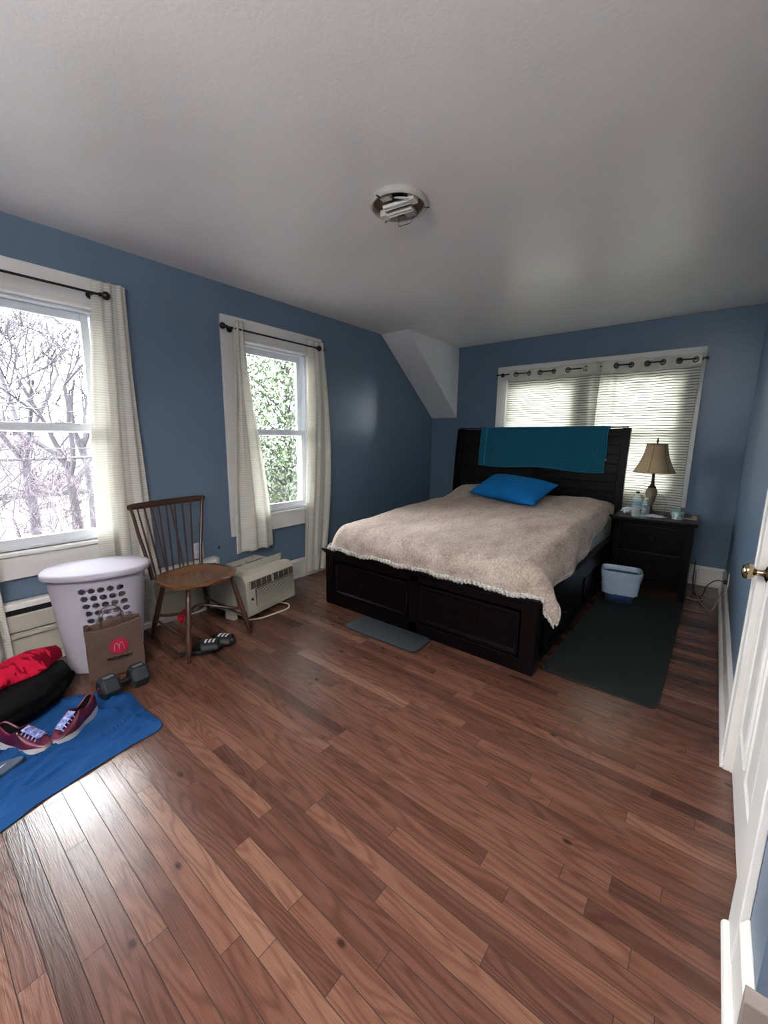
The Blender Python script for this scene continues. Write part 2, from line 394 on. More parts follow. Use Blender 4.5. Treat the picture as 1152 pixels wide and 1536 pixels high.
# floor boards
bm = bmesh.new(); cl = bm.loops.layers.float_color.new('board'); BWD = .0567
y = YF-.1; row = 0
while y < D+.02:
    x = -.1-random.random()*.9
    while x < XR+.1:
        ln = random.choice((.28, .4, .55, .7, .85, 1.0, 1.25))*random.uniform(.85, 1.15); x1 = x+ln
        g = .0009
        vs = [bm.verts.new(p) for p in ((x+g, y+g, 0), (x1-g, y+g, 0), (x1-g, y+BWD-g, 0), (x+g, y+BWD-g, 0))]
        f = bm.faces.new(vs); c = (random.random(), min(1, max(0, random.gauss(.52, .24))), random.random(), 1)
        for l in f.loops: l[cl] = c
        x = x1
    y += BWD; row += 1
me = bpy.data.meshes.new('floor'); bm.to_mesh(me); bm.free(); me.materials.append(M_floor)
fl = bpy.data.objects.new('floor', me); COL.objects.link(fl); struct(fl)
MB().box((-.15, YF-.15, -.12), (XR+.15, D+.15, -.0012)).build('subfloor', M_gap, fl)

# baseboards: board, cap, shoe in one moulded profile
def baseboard(name, axis, a0, a1, pos, sgn, m=M_trim, shoe=(None, None), h=.178):
    """axis: direction it runs; sgn: direction into the room"""
    prof = [(0, 0), (.016, 0), (.016, h-.03), (.0185, h-.028), (.0185, h-.022), (.012, h-.012), (.007, h-.004), (.004, h), (0, h)]
    sh = [(.014, 0), (.034, 0), (.034, .010), (.030, .018), (.023, .022), (.014, .022)]
    mb = MB()
    for pf, (s0, s1) in ((prof, (a0, a1)), (sh, (shoe[0] if shoe[0] is not None else a0, shoe[1] if shoe[1] is not None else a1))):
        pts = [(pos+sgn*p, z) for p, z in pf]
        mb.prism(pts, 1 if axis == 1 else 0, s0, s1)
    return struct(mb.build(name, m, bevel=.0015))
baseboard('baseboard_left', 1, 1.56, D-.001, 0, 1)
baseboard('baseboard_back', 0, .03, W-.001, D, -1)
baseboard('baseboard_right', 1, 2.062, D-.02, W, -1, shoe=(1.985, D-.035))
baseboard('baseboard_right_near', 1, YC, 1.16, W, -1, shoe=(YC-.034, 1.285))
baseboard('baseboard_hall', 0, W-.0165, XR, YC, -1, m=M_taupe)

# ------------------------------------------------------------------ door in the right wall
dr = sroot('door_1', (W, 1.64, 0))
mb = MB()     # casing: far side, near side, head
mb.box((W-.024, 1.978, 0), (W+.0, 2.058, 2.11)); mb.box((W-.030, 2.050, 0), (W+.0, 2.064, 2.12))
mb.box((W-.018, 1.165, 0), (W+.0, 1.302, 2.11)); mb.box((W-.018, 1.165, 2.03), (W+.0, 2.06, 2.12))
mb.build('door_casing', M_trim, dr, world=True, bevel=.003)
MB().box((W+.045, 1.30, 0), (W+.115, 1.985, 2.04)).build('door_stop', M_trim, dr, world=True)
pan = MB(); pan.box((W+.004, 1.305, .008), (W+.040, 1.976, 2.03)); 
MB().box((W-.001, 1.9765, 0), (W+.11, 1.99, 2.05)).box((W-.001, 1.294, 0), (W+.11, 1.3045, 2.05)).box((W-.001, 1.30, 2.031), (W+.11, 1.985, 2.05)).build('door_jamb', M_trim, dr, world=True)
dp = pan.build('door_panel', M_trim, dr, world=True, bevel=.002)
for (ya, yb) in ((1.375, 1.605), (1.675, 1.905)):
    for (za, zb) in ((.22, .82), (.98, 1.58), (1.68, 1.93)):
        q = MB(); inset = .0
        def ringp(o0, x): return [(x, ya+o0, za+o0), (x, yb-o0, za+o0), (x, yb-o0, zb-o0), (x, ya+o0, zb-o0)]
        levels = [(0, W+.0038), (.004, W-.003), (.012, W-.003), (.018, W+.0035), (.032, W+.0035), (.052, W-.002)]
        V = [[q.bm.verts.new(p) for p in ringp(o0, x)] for o0, x in levels]
        for a, b in zip(V, V[1:]):
            for k in range(4): q.bm.faces.new((a[k], a[(k+1) % 4], b[(k+1) % 4], b[k]))
        q.bm.faces.new(V[-1]); q.build('panel_moulding', M_trim, dp, world=True)
kn = MB(); my = Matrix.Rotation(-PI/2, 4, 'Y')
kn.lathe([(.033, 0), (.033, .003), (.026, .008), (.014, .012), (.011, .018), (.011, .032), (.017, .038), (.027, .046), (.030, .056), (.027, .066), (.018, .072), (0, .074)], (W+.002, 1.935, .835), 28, my)
kn.build('door_knob', M_brass, dr, smooth=True, world=True)
hg = MB()
for zc in (.14, 1.85): hg.tube([(W-.001, 1.306, zc-.045), (W-.001, 1.306, zc+.045)], .0055, 8)
hg.build('hinge', M_black, dr, world=True, smooth=True)

# ------------------------------------------------------------------ windows in the left wall
def win_left(n, y0, y1, latch=True):
    z0, z1 = WZ; rt = sroot('window_%d' % n, (0, (y0+y1)/2, z0)); c = .15
    mb = MB()
    mb.box((0, y0-c, z0-.15), (.022, y0, z1+c)); mb.box((0, y1, z0-.15), (.022, y1+c, z1+c)); mb.box((0, y0, z1), (.022, y1, z1+c))
    mb.box((0, y0, z0-.15), (.022, y1, z0-.01))
    mb.build('window_casing', M_trim, rt, world=True, bevel=.003)
    MB().box((-.02, y0-.0, z1-.014), (.034, y1, z1+.006)).box((-.02, y1-.012, z0), (.030, y1+.006, z1)).box((-.02, y0-.006, z0), (.030, y0+.012, z1)).build('inner_bead', M_trim, rt, world=True, bevel=.004)
    MB().box((-.05, y0, z0-.022), (.038, y1, z0)).build('window_sill', M_trim, rt, world=True, bevel=.004)
    j = MB(); e = .03
    j.box((-.15, y0, z0), (-.02, y0+e, z1)); j.box((-.15, y1-e, z0), (-.02, y1, z1)); j.box((-.15, y0, z1-e), (-.02, y1, z1)); j.box((-.15, y0, z0), (-.02, y1, z0+.02))
    j.build('window_frame', M_vinyl, rt, world=True, bevel=.003)
    zm = 1.335
    def sash(nm, x, za, zb, sw, rb, tb):
        s = MB(); a, b = y0+e+.004, y1-e-.004; t = .03
        s.box((x-t, a, za), (x, a+sw, zb)); s.box((x-t, b-sw, za), (x, b, zb)); s.box((x-t, a+sw, za), (x, b-sw, za+rb)); s.box((x-t, a+sw, zb-tb), (x, b-sw, zb))
        so = s.build(nm, M_vinyl, rt, world=True, bevel=.004)
        MB().box((x-t/2-.002, a+sw-.004, za+rb-.004), (x-t/2+.002, b-sw+.004, zb-tb+.004)).build('pane', M_glass, so, world=True)
        return so
    sash('upper_sash', -.068, zm-.02, z1-e, .042, .035, .045)
    lo = sash('lower_sash', -.028, z0+.018, zm+.028, .036, .045, .042)
    if latch:
        q = MB(); q.box((-.060, (y0+y1)/2+.08, zm+.028), (-.030, (y0+y1)/2+.16, zm+.036)); q.tube([(-.045, (y0+y1)/2+.12, zm+.03), (-.045, (y0+y1)/2+.12, zm+.044), (-.045, (y0+y1)/2+.09, zm+.046)], .006, 8)
        q.build('sash_latch', M_vinyl, lo, world=True)
    return rt
win_left(1, *W1); win_left(2, *W2)
# window behind the bed: two lights with a mullion
rt = sroot('window_3', (sum(W3)/2, D, W3Z[0])); c = .11
mb = MB(); x0, x1, z0, z1 = *W3, *W3Z
mb.box((x0-c, D-.022, z0-.1), (x0, D, z1+.138)); mb.box((x1, D-.022, z0-.1), (x1+c, D, z1+.138)); mb.box((x0, D-.022, z1), (x1, D, z1+.138)); mb.box((x0, D-.022, z0-.1), (x1, D, z0))
mb.build('window_casing', M_trim, rt, world=True, bevel=.003)
mb = MB(); mb.box((x0, D+.0, z0), (x0+.04, D+.13, z1)); mb.box((x1-.04, D, z0), (x1, D+.13, z1)); mb.box((x0, D, z1-.04), (x1, D+.13, z1)); mb.box((x0, D, z0), (x1, D+.13, z0+.03)); mb.box((1.74, D-.015, z0), (1.94, D+.13, z1))
fr = mb.build('window_frame', M_trim, rt, world=True, bevel=.003)
for a, b in ((x0+.04, 1.74), (1.94, x1-.04)):
    s = MB(); t0, t1 = D+.05, D+.08
    for za, zb in ((z0+.03, 1.40), (1.38, z1-.04)):
        s.box((a, t0, za), (a+.04, t1, zb)); s.box((b-.04, t0, za), (b, t1, zb)); s.box((a, t0, za), (b, t1, za+.04)); s.box((a, t0, zb-.04), (b, t1, zb))
    so = s.build('sash', M_vinyl, rt, world=True)
    MB().box((a+.03, D+.063, z0+.05), (b-.03, D+.067, z1-.06)).build('pane', M_glass, so, world=True)

# ------------------------------------------------------------------ curtain rods and curtains
def rod(label, p0, p1, r, brk, ax, fin=True, group=None):
    p0, p1 = Vector(p0), Vector(p1); t = thing('curtain_rod', label, 'curtain rod', p0, group=group)
    MB().tube([p0, p1], r, 12).build('rod', M_black, t, smooth=True, world=True)
    d = (p1-p0).normalized(); rot = d.to_track_quat('Z', 'Y').to_matrix().to_4x4()
    prof = [(r, 0), (.012, .002), (.012, .008), (.008, .012), (.013, .018), (.021, .028), (.0235, .038), (.021, .048), (.012, .056), (0, .058)]
    for pp, rr in ((p1, rot), (p0, (-d).to_track_quat('Z', 'Y').to_matrix().to_4x4())):
        MB().lathe(prof if fin else [(q*.55, z*.6) for q, z in prof], pp, 20, rr).build('finial', M_black, t, smooth=True, world=True)
    for b in brk:
        q = p0+d*b; w = Vector(ax)
        MB().tube([q, q+w*.9], .006, 8).lathe([(.022, 0), (.022, .004), (.008, .008)], q+w, 16, (-w).to_track_quat('Z', 'Y').to_matrix().to_4x4()).build('bracket', M_black, t, smooth=True, world=True)
    return t
rod('black iron curtain rod over the window by the laundry hamper', (.085, .20, 2.095), (.085, .925, 2.095), .0065, [.04, .70], (-.062, 0, 0))
rod('black iron curtain rod over the window behind the air conditioner', (.085, 1.725, 2.085), (.085, 2.575, 2.085), .0065, [.05, .96], (-.062, 0, 0))
rod('thin black curtain rod over the wide window behind the bed', (.93, 4.583, 2.028), (2.775, 4.583, 2.012), .0065, [.02, 1.82], (0, .045, 0), fin=False)
# far bracket knobs that show past the curtains
def curtain(label, top, bot, z1, z0, folds, amp, x=.085, seed=0, edge=None, th=.0018):
    """hangs in the y direction at x. top/bot: y-ranges."""
    o = MB(); rnd = random.Random(seed); ph = [rnd.random()*6 for _ in range(4)]
    def fn(u, v):
        k = sm(v)*.75+v*.25
        a = top[0]+(top[1]-top[0])*u; b = bot[0]+(bot[1]-bot[0])*u
        yy = a+(b-a)*k
        if edge: yy += edge(u, v)
        w = math.sin(u*folds*2*PI+ph[0])+.45*math.sin(u*folds*3.3*PI+ph[1]+v*1.2)
        ampv = amp*(.55+.45*min(1, v*3))
        xx = x+ampv*w*.7+.008*math.sin(v*5+ph[2]+u*4)
        yy += .006*math.sin(u*folds*4*PI+ph[3])*v
        z = z1+(z0-z1)*v
        if v > .985: z += .003*math.sin(u*30)
        if v < .02: xx += .004
        return Vector((max(xx, .026), yy, z))
    o.grid(90, 90, fn)
    m = o.build('curtain', M_curt, None, smooth=True, auto=False, solid=th)
    return tag(m, label, 'curtain')
curtain('cream striped curtain hanging at the far left edge, left of the first window', (.14, .24), (-.02, .335), 2.13, .012, 3, .022, seed=2)
curtain('cream striped curtain between the hamper window and the wooden chair', (.905, 1.070), (.815, 1.125), 2.175, .02, 3.2, .016, x=.058, seed=5, edge=lambda u, v: -.05*math.sin(v*PI)*(1-u))
curtain('cream curtain bunched behind the air conditioner, left side of second window', (1.765, 1.865), (1.70, 2.06), 2.145, .385, 2.6, .024, seed=8)
curtain('cream curtain on the right side of second window, beside the bed foot', (2.50, 2.685), (2.42, 2.665), 2.145, .035, 3.1, .017, x=.058, seed=11, edge=lambda u, v: .10*math.sin(v*PI)*u)
RX = [1.122, 1.27, 1.384, 1.529, 1.668, 1.839, 2.11, 2.233, 2.361, 2.483, 2.602, 2.72]
def back_curtain(label, x0, x1, rings, folds, z0, sign, seed):
    pts = [x0]+rings+[x1]
    ny = 150
    def ph(x):
        for i in range(len(rings)-1):
            if rings[i] <= x <= rings[i+1]: return i+(x-rings[i])/(rings[i+1]-rings[i])
        if x < rings[0]: return (x-rings[0])/.13
        return len(rings)-1+(x-rings[-1])/.13
    def pos(x, z):
        v = (2.075-z)/(2.075-z0)
        a = .020*(1-.55*sm(v*2.2))
        yy = 4.585+sign*a*math.sin(ph(x)*PI)
        for fx, fw, fa in folds: yy -= fa*math.exp(-((x-fx-.02*v)/fw)**2)*(1.0 if v < .95 else 1)
        yy += .003*nz3(x*5, seed, z*1.5)
        return Vector((x, yy, z))
    t = thing('curtain', label, 'curtain', (sum((x0, x1))/2, 4.585, z0))
    o = MB(); o.grid(ny, 60, lambda u, v: pos(x0+(x1-x0)*u, 1.955+(z0-1.955)*v)+Vector((-.012*math.sin(v*3), 0, 0)))
    o.build('curtain_drape', M_curt2, t, smooth=True, auto=False, solid=.0015, world=True)
    o = MB(); o.grid(ny, 8, lambda u, v: pos(x0+(x1-x0)*u, 2.062+.004*math.sin(u*21)+(1.955-2.062)*v)); 
    o.build('header_band', M_header, t, smooth=True, auto=False, solid=.003, world=True)
    for rx in rings:
        q = MB(); c = pos(rx, 2.02-.0086*(rx-1.1)); dx = (pos(rx+.01, 2.02)-pos(rx-.01, 2.02)).normalized(); nrm = dx.cross(Vector((0, 0, 1)))
        ring = [c+(dx*math.cos(a)+Vector((0, 0, 1))*math.sin(a))*.023 for a in [2*PI*k/24 for k in range(24)]]
        q.tube(ring, .0045, 6, closed=True); g = q.build('grommet', M_black, t, smooth=True, world=True)
        MB().lathe([(.019, -.0021), (.019, .0021)], c, 20, nrm.to_track_quat('Z', 'Y').to_matrix().to_4x4()).build('grommet_liner', M_steel, g, world=True)
    return t
back_curtain('sheer cream grommet curtain, left panel over the window behind the bed', 1.055, 1.975, RX[:6], [(1.80, .04, .018), (1.93, .03, .022)], .46, 1, 1)
back_curtain('sheer cream grommet curtain, right panel behind the table lamp', 1.962, 2.765, RX[6:], [(2.02, .03, .016), (2.10, .02, .022)], .46, 1, 4)

# ------------------------------------------------------------------ baseboard heater, outlets
t = thing('baseboard_heater', 'long off-white baseboard heater along the wall under the first window', 'heater', (0, .3, 0))
MB().box((.001, YF+.3, .0), (.012, 1.55, .385)).build('back_plate', M_cream, t, world=True)
MB().prism([(.001, .385), (.055, .385), (.068, .375), (.070, .352), (.066, .352), (.062, .37), (.001, .37)], 1, YF+.3, 1.55).build('top_hood', M_trim, t, world=True)
MB().box((.045, YF+.3, .30), (.05, 1.55, .352)).build('dark_slot', M_rub, t, world=True)
MB().prism([(.066, .225), (.072, .225), (.072, .31), (.060, .318), (.060, .31), (.066, .30)], 1, YF+.3, 1.55).build('damper', M_cream, t, world=True)
MB().box((.05, YF+.3, .05), (.058, 1.55, .215)).box((.05, YF+.3, .185), (.07, 1.55, .205)).build('front_panel', M_cream, t, world=True, bevel=.002)
MB().box((.012, YF+.3, .0), (.075, 1.55, .038)).build('base_rail', M_trim, t, world=True, bevel=.004)
MB().box((.001, 1.535, 0), (.08, 1.56, .39)).build('end_cap', M_cream, t, world=True, bevel=.004)
t = thing('wall_outlet', 'white wall outlet with plugged-in adapters, behind the chair back', 'outlet', (0, 1.435, .45))
MB().box((.001, 1.40, .395), (.007, 1.475, .515)).build('cover_plate', M_vinyl, t, world=True, bevel=.002)
MB().box((.007, 1.415, .46), (.04, 1.455, .505)).box((.007, 1.42, .40), (.035, 1.46, .445)).build('plug', M_vinyl, t, world=True, bevel=.005)
t = thing('wall_outlet', 'small blue-grey painted outlet plate on the wall right of the chair', 'outlet', (0, 1.60, .44))
MB().box((.001, 1.565, .37), (.006, 1.635, .485)).build('cover_plate', M_wall, t, world=True, bevel=.002)
MB().box((.006, 1.592, .435), (.008, 1.608, .455)).build('socket_hole', M_rub, t, world=True)
t = thing('wall_outlet', 'white outlet plate low on the right wall near the back corner', 'outlet', (W, 3.98, .24))
MB().box((W-.007, 3.94, .185), (W-.001, 4.02, .30)).build('cover_plate', M_trim, t, world=True, bevel=.002)
MB().box((W-.03, 3.96, .225), (W-.007, 3.995, .255)).build('plug', M_black, t, world=True, bevel=.004)

# ------------------------------------------------------------------ ceiling light without its cover
fx = thing('ceiling_light', 'round flush ceiling light with its cover off and two tube bulbs showing', 'ceiling light', (1.640, 1.712, H))
R0 = .134
MB().lathe([(R0-.004, 0), (R0, -.004), (R0+.002, -.026), (R0-.004, -.032), (R0-.010, -.032), (R0-.012, -.004)], (0, 0, 0), 48, capb=False, capt=False).build('rim', M_pale, fx, smooth=True)
MB().lathe([(0, -.003), (R0-.012, -.003), (R0-.012, -.006), (0, -.006)], (0, 0, 0), 48).build('back_pan', M_galv, fx)
MB().lathe([(.026, -.006), (.026, -.010), (0, -.010)], (.035, -.055, 0), 20).build('wire_hole', M_blk, fx)
ang = math.radians(8)
dv = Vector((math.cos(ang), math.sin(ang), 0)); pv = Vector((-dv.y, dv.x, 0))
for s in (1, -1):
    a = pv*(-.030*s)+dv*(.075*s); z = -.032
    q = MB()
    for o_ in (-.010, .010): 
        p0 = a+pv*o_; p1 = a-dv*(.135*s)+pv*o_
        q.tube([Vector((p0.x, p0.y, z)), Vector((p1.x, p1.y, z))], .0085, 12)
    b = q.build('tube_bulb', M_tube, fx, smooth=True)
    c = a+dv*.016*s
    MB().cbox((c.x, c.y, z+.006), (.032, .05, .03), (0, 0, ang)).build('lamp_socket', M_socket, fx, bevel=.004)
    c = -dv*(.02*s)-pv*(.085*s)
    MB().cbox((c.x, c.y, -.018), (.05, .035, .022), (0, 0, ang)).build('bracket', M_pale, fx, bevel=.003)
def fwire(pts, m=M_black, r=.0016, nm='wire'): MB().tube(bez(pts, 30), r, 6).build(nm, m, fx, smooth=True)
fwire([(-.04, .05, -.02), (-.065, .09, -.030), (-.085, .115, -.042), (-.06, .125, -.040), (-.02, .125, -.040), (.02, .10, -.03)])
fwire([(.10, -.01, -.01), (.06, -.05, -.03), (.04, -.085, -.035), (.075, -.075, -.04), (.10, -.03, -.035), (.09, .01, -.02)], M_tube, .0022)
fwire([(.09, .03, -.008), (.095, .05, -.02), (.08, .05, -.025), (.085, .02, -.015)], mat('red_wire', '8a3a36', .5), .002)
for a in (.6, 2.7, 4.6): MB().tube([((R0-.014)*math.cos(a), (R0-.014)*math.sin(a), -.032), ((R0+.012)*math.cos(a), (R0+.012)*math.sin(a), -.032)], .003, 8).build('thumb_screw', M_black, fx)

# ------------------------------------------------------------------ bed
bed = thing('bed', 'dark espresso storage bed with a curved slatted headboard and drawers in the footboard', 'bed', (1.45, 3.3, 0))
FX0, FX1, FY = .648, 2.302, 2.13
mb = MB()
mb.box((FX0, FY, 0), (FX0+.085, FY+.085, .43)); mb.box((FX1-.085, FY, 0), (FX1, FY+.085, .43)); mb.box((1.452, FY+.004, .0), (1.522, FY+.06, .43))
mb.box((FX0+.08, FY+.004, .0), (FX1-.08, FY+.06, .085)); mb.box((FX0+.08, FY+.004, .365), (FX1-.08, FY+.06, .43))
mb.build('footboard', M_esp, bed, world=True, bevel=.004)
MB().box((FX0-.022, FY-.022, .428), (FX1+.018, FY+.10, .456)).box((FX0-.010, FY-.010, .412), (FX1+.008, FY+.09, .43)).build('footboard_cap', M_esp, bed, world=True, bevel=.006)
MB().box((FX0+.01, FY+.10, .05), (FX1-.03, 4.40, .37)).build('platform', M_esp, bed, world=True)
for sx0, sx1, nm in ((FX1-.045, FX1-.0, 'side_rail'), (FX0, FX0+.045, 'side_rail')):
    MB().box((sx0, FY+.10, .30), (sx1, 4.40, .425)).box((sx0, FY+.10, .04), (sx1, 4.40, .085)).build(nm, M_esp, bed, world=True, bevel=.004)
for a, b in ((2.32, 3.2), (3.27, 4.15)):
    q = MB(); q.box((FX1-.032, a, .09), (FX1-.012, b, .295)); dd = q.build('side_drawer', M_esp, bed, world=True, bevel=.004)
    MB().tube([(FX1-.014, (a+b)/2-.06, .19), (FX1+.012, (a+b)/2-.05, .19), (FX1+.012, (a+b)/2+.05, .19), (FX1-.014, (a+b)/2+.06, .19)], .005, 8).build('drawer_pull', M_pull, dd, world=True, smooth=True)
for a, b in ((FX0+.095, 1.445), (1.529, FX1-.095)):
    q = MB(); yb = FY+.02; z0, z1 = .095, .352
    lv = [(0, yb), (.0, FY+.002), (.018, FY+.002), (.028, FY+.014), (.05, FY+.014)]
    V = []
    for o0, yy in lv: V.append([q.bm.verts.new(p) for p in ((a+o0, yy, z0+o0), (b-o0, yy, z0+o0), (b-o0, yy, z1-o0), (a+o0, yy, z1-o0))])
    for p_, r2 in zip(V, V[1:]):
        for k in range(4): q.bm.faces.new((p_[k], p_[(k+1) % 4], r2[(k+1) % 4], r2[k]))
    q.bm.faces.new(V[-1])
    dd = q.build('foot_drawer', M_esp, bed, world=True, bevel=.002)
    cx = (a+b)/2
    for xx in (cx-.075, cx+.075):
        MB().lathe([(.006, 0), (.006, .012), (.011, .018), (.010, .024), (0, .026)], (xx, FY+.014, .228), 14, Matrix.Rotation(PI/2, 4, 'X')).build('drawer_knob', M_pull, dd, world=True, smooth=True)
# headboard: sleigh curve, back face to the wall
def hby(z): s = max(0, (z-.45)/.98); return 4.445+.085*s*s
def hslab(x0, x1, z0, z1, off, th, mb, n=8):
    prof = [(hby(z0+(z1-z0)*i/n)+off, z0+(z1-z0)*i/n) for i in range(n+1)]
    prof += [(y+th, z) for y, z in reversed(prof)]
    mb.prism(prof, 0, x0, x1)
for a, b in ((.477, .548), (2.233, 2.304)):
    mb = MB(); hslab(a, b, 0.0, 1.425, -.035, .062, mb, 16); mb.build('headboard_post', M_esp, bed, world=True, bevel=.004)
mb = MB(); hslab(.545, 2.236, .40, 1.40, .008, .010, mb, 14); mb.build('headboard_back', M_esp, bed, world=True)
mb = MB(); hslab(.546, 2.235, 1.35, 1.418, -.024, .040, mb); hslab(.546, 2.235, .40, .46, -.018, .03, mb); hslab(1.355, 1.425, .45, 1.36, -.016, .03, mb)
mb.build('headboard_frame', M_espl, bed, world=True, bevel=.003)
for a, b in ((.546, 1.357), (1.423, 2.235)):
    mb = MB(); z = .46
    while z < 1.345:
        hslab(a, b, z, min(z+.086, 1.352), -.004, .016, mb, 3); z += .0895
    mb.build('headboard_slats', M_espl, bed, world=True, bevel=.003)
MB().tube([(.495, 4.50, 1.432), (2.287, 4.50, 1.432)], .006, 8).build('headboard_lip', M_esp, bed, world=True)
MB().box((.71, 2.20, .37), (2.25, 4.40, .60)).build('mattress', mat('mattress_cover', 'd8d5cf', .9, bump=.3), bed, world=True, bevel=.05, bseg=5)

# blanket
TX0, TX1, TY0, TY1 = .80, 2.16, 2.27, 4.36
def top_z(x, y):
    z = .628+.055*sm((y-2.3)/1.1)+.012*math.sin(x*2.2)
    hl_ = math.exp(-((y-4.18)/.22)**2)
    hump = .5*(math.exp(-((x-1.0)/.42)**2)+.62*math.exp(-((x-1.95)/.36)**2))*2
    z += .10*hl_*hump*1.05+.02*sm((y-3.2)/.9)
    z += .010*nz3(x, y, 0, 3)+.006*nz3(x, y, 3, 9)+.0022*nz3(x, y, 5, 34)
    wr = math.sin((y*9+1.4*nz3(x, y, 1, 2.2)*3+x*1.6))*.006*sm((y-3.0)/.5)
    return z+wr
OV = dict(l=.24, f=.29, r=.27)
def blanket_pt(s, t):
    """s,t in metres over the flat sheet"""
    ex = 0
    if s < TX0: ex = s-TX0
    elif s > TX1: ex = s-TX1
    ey = 0
    if t < TY0: ey = t-TY0
    elif t > TY1: ey = t-TY1
    e = math.hypot(ex, ey)
    x = min(max(s, TX0), TX1); y = min(max(t, TY0), TY1); z = top_z(x, y)
    if e > 0:
        dx, dy = ex/e, ey/e; rr = .14
        if e < rr*PI/2: a = e/rr; out = rr*math.sin(a); dn = rr*(1-math.cos(a))
        else: q = e-rr*PI/2; out = rr+q*.22; dn = rr+q*.97
        w = math.sin(s*17+t*11)*.012*min(1, e/.2)
        out += w
        if ey > 0: dn *= .35
        x += dx*out; y += dy*out; z -= dn
        if ex > 0 and ey < 0: x += .10*min(1, e/.3)*abs(dx*dy)*2; y -= .0
        if ex > 0: x -= .045*sm((y-2.6)/1.0)*min(1, e/.2)
    inside = (FX0-.03 < x < FX1+.03) and y > FY-.03
    if inside: z = max(z, .464+.004*math.sin(s*40))
    if x > FX1-.06 and y > 2.25 and z < .436 and x < FX1+.005: z = .436
    if x < FX0+.05 and y > 2.25 and z < .436: z = .436
    return Vector((x, y, z))
SX0, SX1, SY0, SY1 = TX0-.26, TX1+.27, TY0-.262, TY1+.03
def sheet(u, v):
    s = SX0+(SX1-SX0)*u; t = SY0+(SY1-SY0)*v
    if s > TX1: s = TX1+(s-TX1)*(1.0-.30*sm((t-3.0)/1.2))
    return blanket_pt(s, t)
bl = thing('blanket', 'fuzzy taupe fleece blanket with a white edge spread over the bed', 'blanket', (1.45, 3.2, .6))
mb = MB(); mb.grid(230, 300, sheet); mb.build('blanket_sheet', M_blanket, bl, smooth=True, auto=False, solid=.012, world=True)
mb = MB()   # ruffled white border on foot and two sides
def bpt(u, v):
    s_ = SX0+(SX1-SX0)*u; t_ = SY0+(SY1-SY0)*v
    if s_ > TX1: s_ = TX1+(s_-TX1)*(1.0-.30*sm((t_-3.0)/1.2))
    return blanket_pt(s_, t_)
def ruf(p, q, k, v):
    d = (q-p); d.normalize() if d.length > 1e-6 else None
    return p+d*.0+Vector((0, 0, .003*math.sin(k*2.4)*v))
dv_ = .030/(SY1-SY0); du_ = .030/(SX1-SX0)
def fo(u, v):
    p = bpt(u, .002); w = .004*math.sin(u*420+2*math.sin(u*37))
    return p+Vector((0, -.012-.006*math.sin(v*PI)+w*.8, .014-.030*v+w*.35))
mb.grid(700, 5, fo)
mb.grid(500, 4, lambda v, u: bpt(1.0-.004+du_*.6*u, v*.97)+Vector((.008, 0, .003+.004*math.sin(v*400)*u)))
mb.grid(500, 4, lambda v, u: bpt(.004-du_*.6*u, v*.97)+Vector((-.008, 0, .003+.004*math.sin(v*400)*u)))
mb.build('white_edging', M_fringe, bl, smooth=True, auto=False, world=True, solid=.007)
# pillow
def pillow(m, mtx, a, b, h, n=44):
    mb = MB()
    for sgn in (1, -1):
        def fn(u, v):
            x = (u*2-1); y = (v*2-1)
            k = max(0, (1-abs(x)**2.6))**.55*max(0, (1-abs(y)**2.6))**.55
            px = x*a*(1-.10*(1-abs(y)**2)*abs(x)**3*0-.07*(1-y*y)*abs(x)); py = y*b*(1-.10*(1-x*x)*abs(y))
            z = sgn*h*k+.012*nz3(px*6, py*6, sgn*2)*k+.004*nz3(px*20, py*20, 1)*k
            return mtx @ Vector((px, py, z))
        mb.grid(n, n, fn)
    return mb
pm = Matrix.Translation((1.415, 3.94, .826)) @ Euler((math.radians(21), math.radians(4), math.radians(-10))).to_matrix().to_4x4()
p = thing('pillow', 'bright blue pillow lying against the headboard on the blanket', 'pillow', (1.42, 4.02, .80))
pillow(M_bluep, pm, .365, .225, .098).build('pillowcase', M_bluep, p, smooth=True, auto=False, world=True)
# towel over headboard
tw = thing('towel', 'teal terry towel with a pale woven stripe draped over the headboard', 'towel', (1.46, 4.5, 1.43))
def tow(u, v, off=0):
    x = .795+(2.118-.795)*u; Lf, Lb = .415, .30
    s = v*(Lf+Lb+.07)
    Lfx = Lf+.012*math.sin(u*9)+.015*u
    if s < Lf: z = 1.432-(Lf-s)*(Lfx/Lf); yv = hby(z)-.047-.006*math.sin(u*14+z*3)*(1-s/Lf)
    elif s < Lf+.07: a = (s-Lf)/.07*PI; yv = hby(1.43)-.010-.038*math.cos(a); z = 1.432+.012*math.sin(a)
    else: z = 1.432-(s-Lf-.07); yv = hby(1.43)+.030
    if off: yv -= off if s < Lf+.03 else -off; z += off*.5 if Lf < s < Lf+.07 else 0
    x += .010*(1-z/1.43)*(1 if u < .5 else 1)+.004*math.sin(z*22)*(1 if u > .9 else 0)
    return Vector((x, yv, z))
mb = MB(); mb.grid(90, 70, tow); mb.build('towel_cloth', M_teal, tw, smooth=True, auto=False, solid=.007, world=True)
mb = MB(); mb.grid(3, 70, lambda u, v: tow(.050+.010*u, v*.62, .006)); mb.build('woven_stripe', M_tealb, tw, world=True, solid=.002)
mb = MB(); mb.tube([tow(u/40, 0, .001) for u in range(41)], .0045, 6); mb.tube([tow(0, v/60*.6, .001) for v in range(61)], .004, 6); mb.tube([tow(1, v/60*.6, .001) for v in range(61)], .004, 6)
mb.build('hem', M_tealb, tw, world=True, smooth=True)
MB().cbox((2.125, 4.452, 1.12), (.014, .003, .018)).build('care_tag', M_white, tw, world=True)

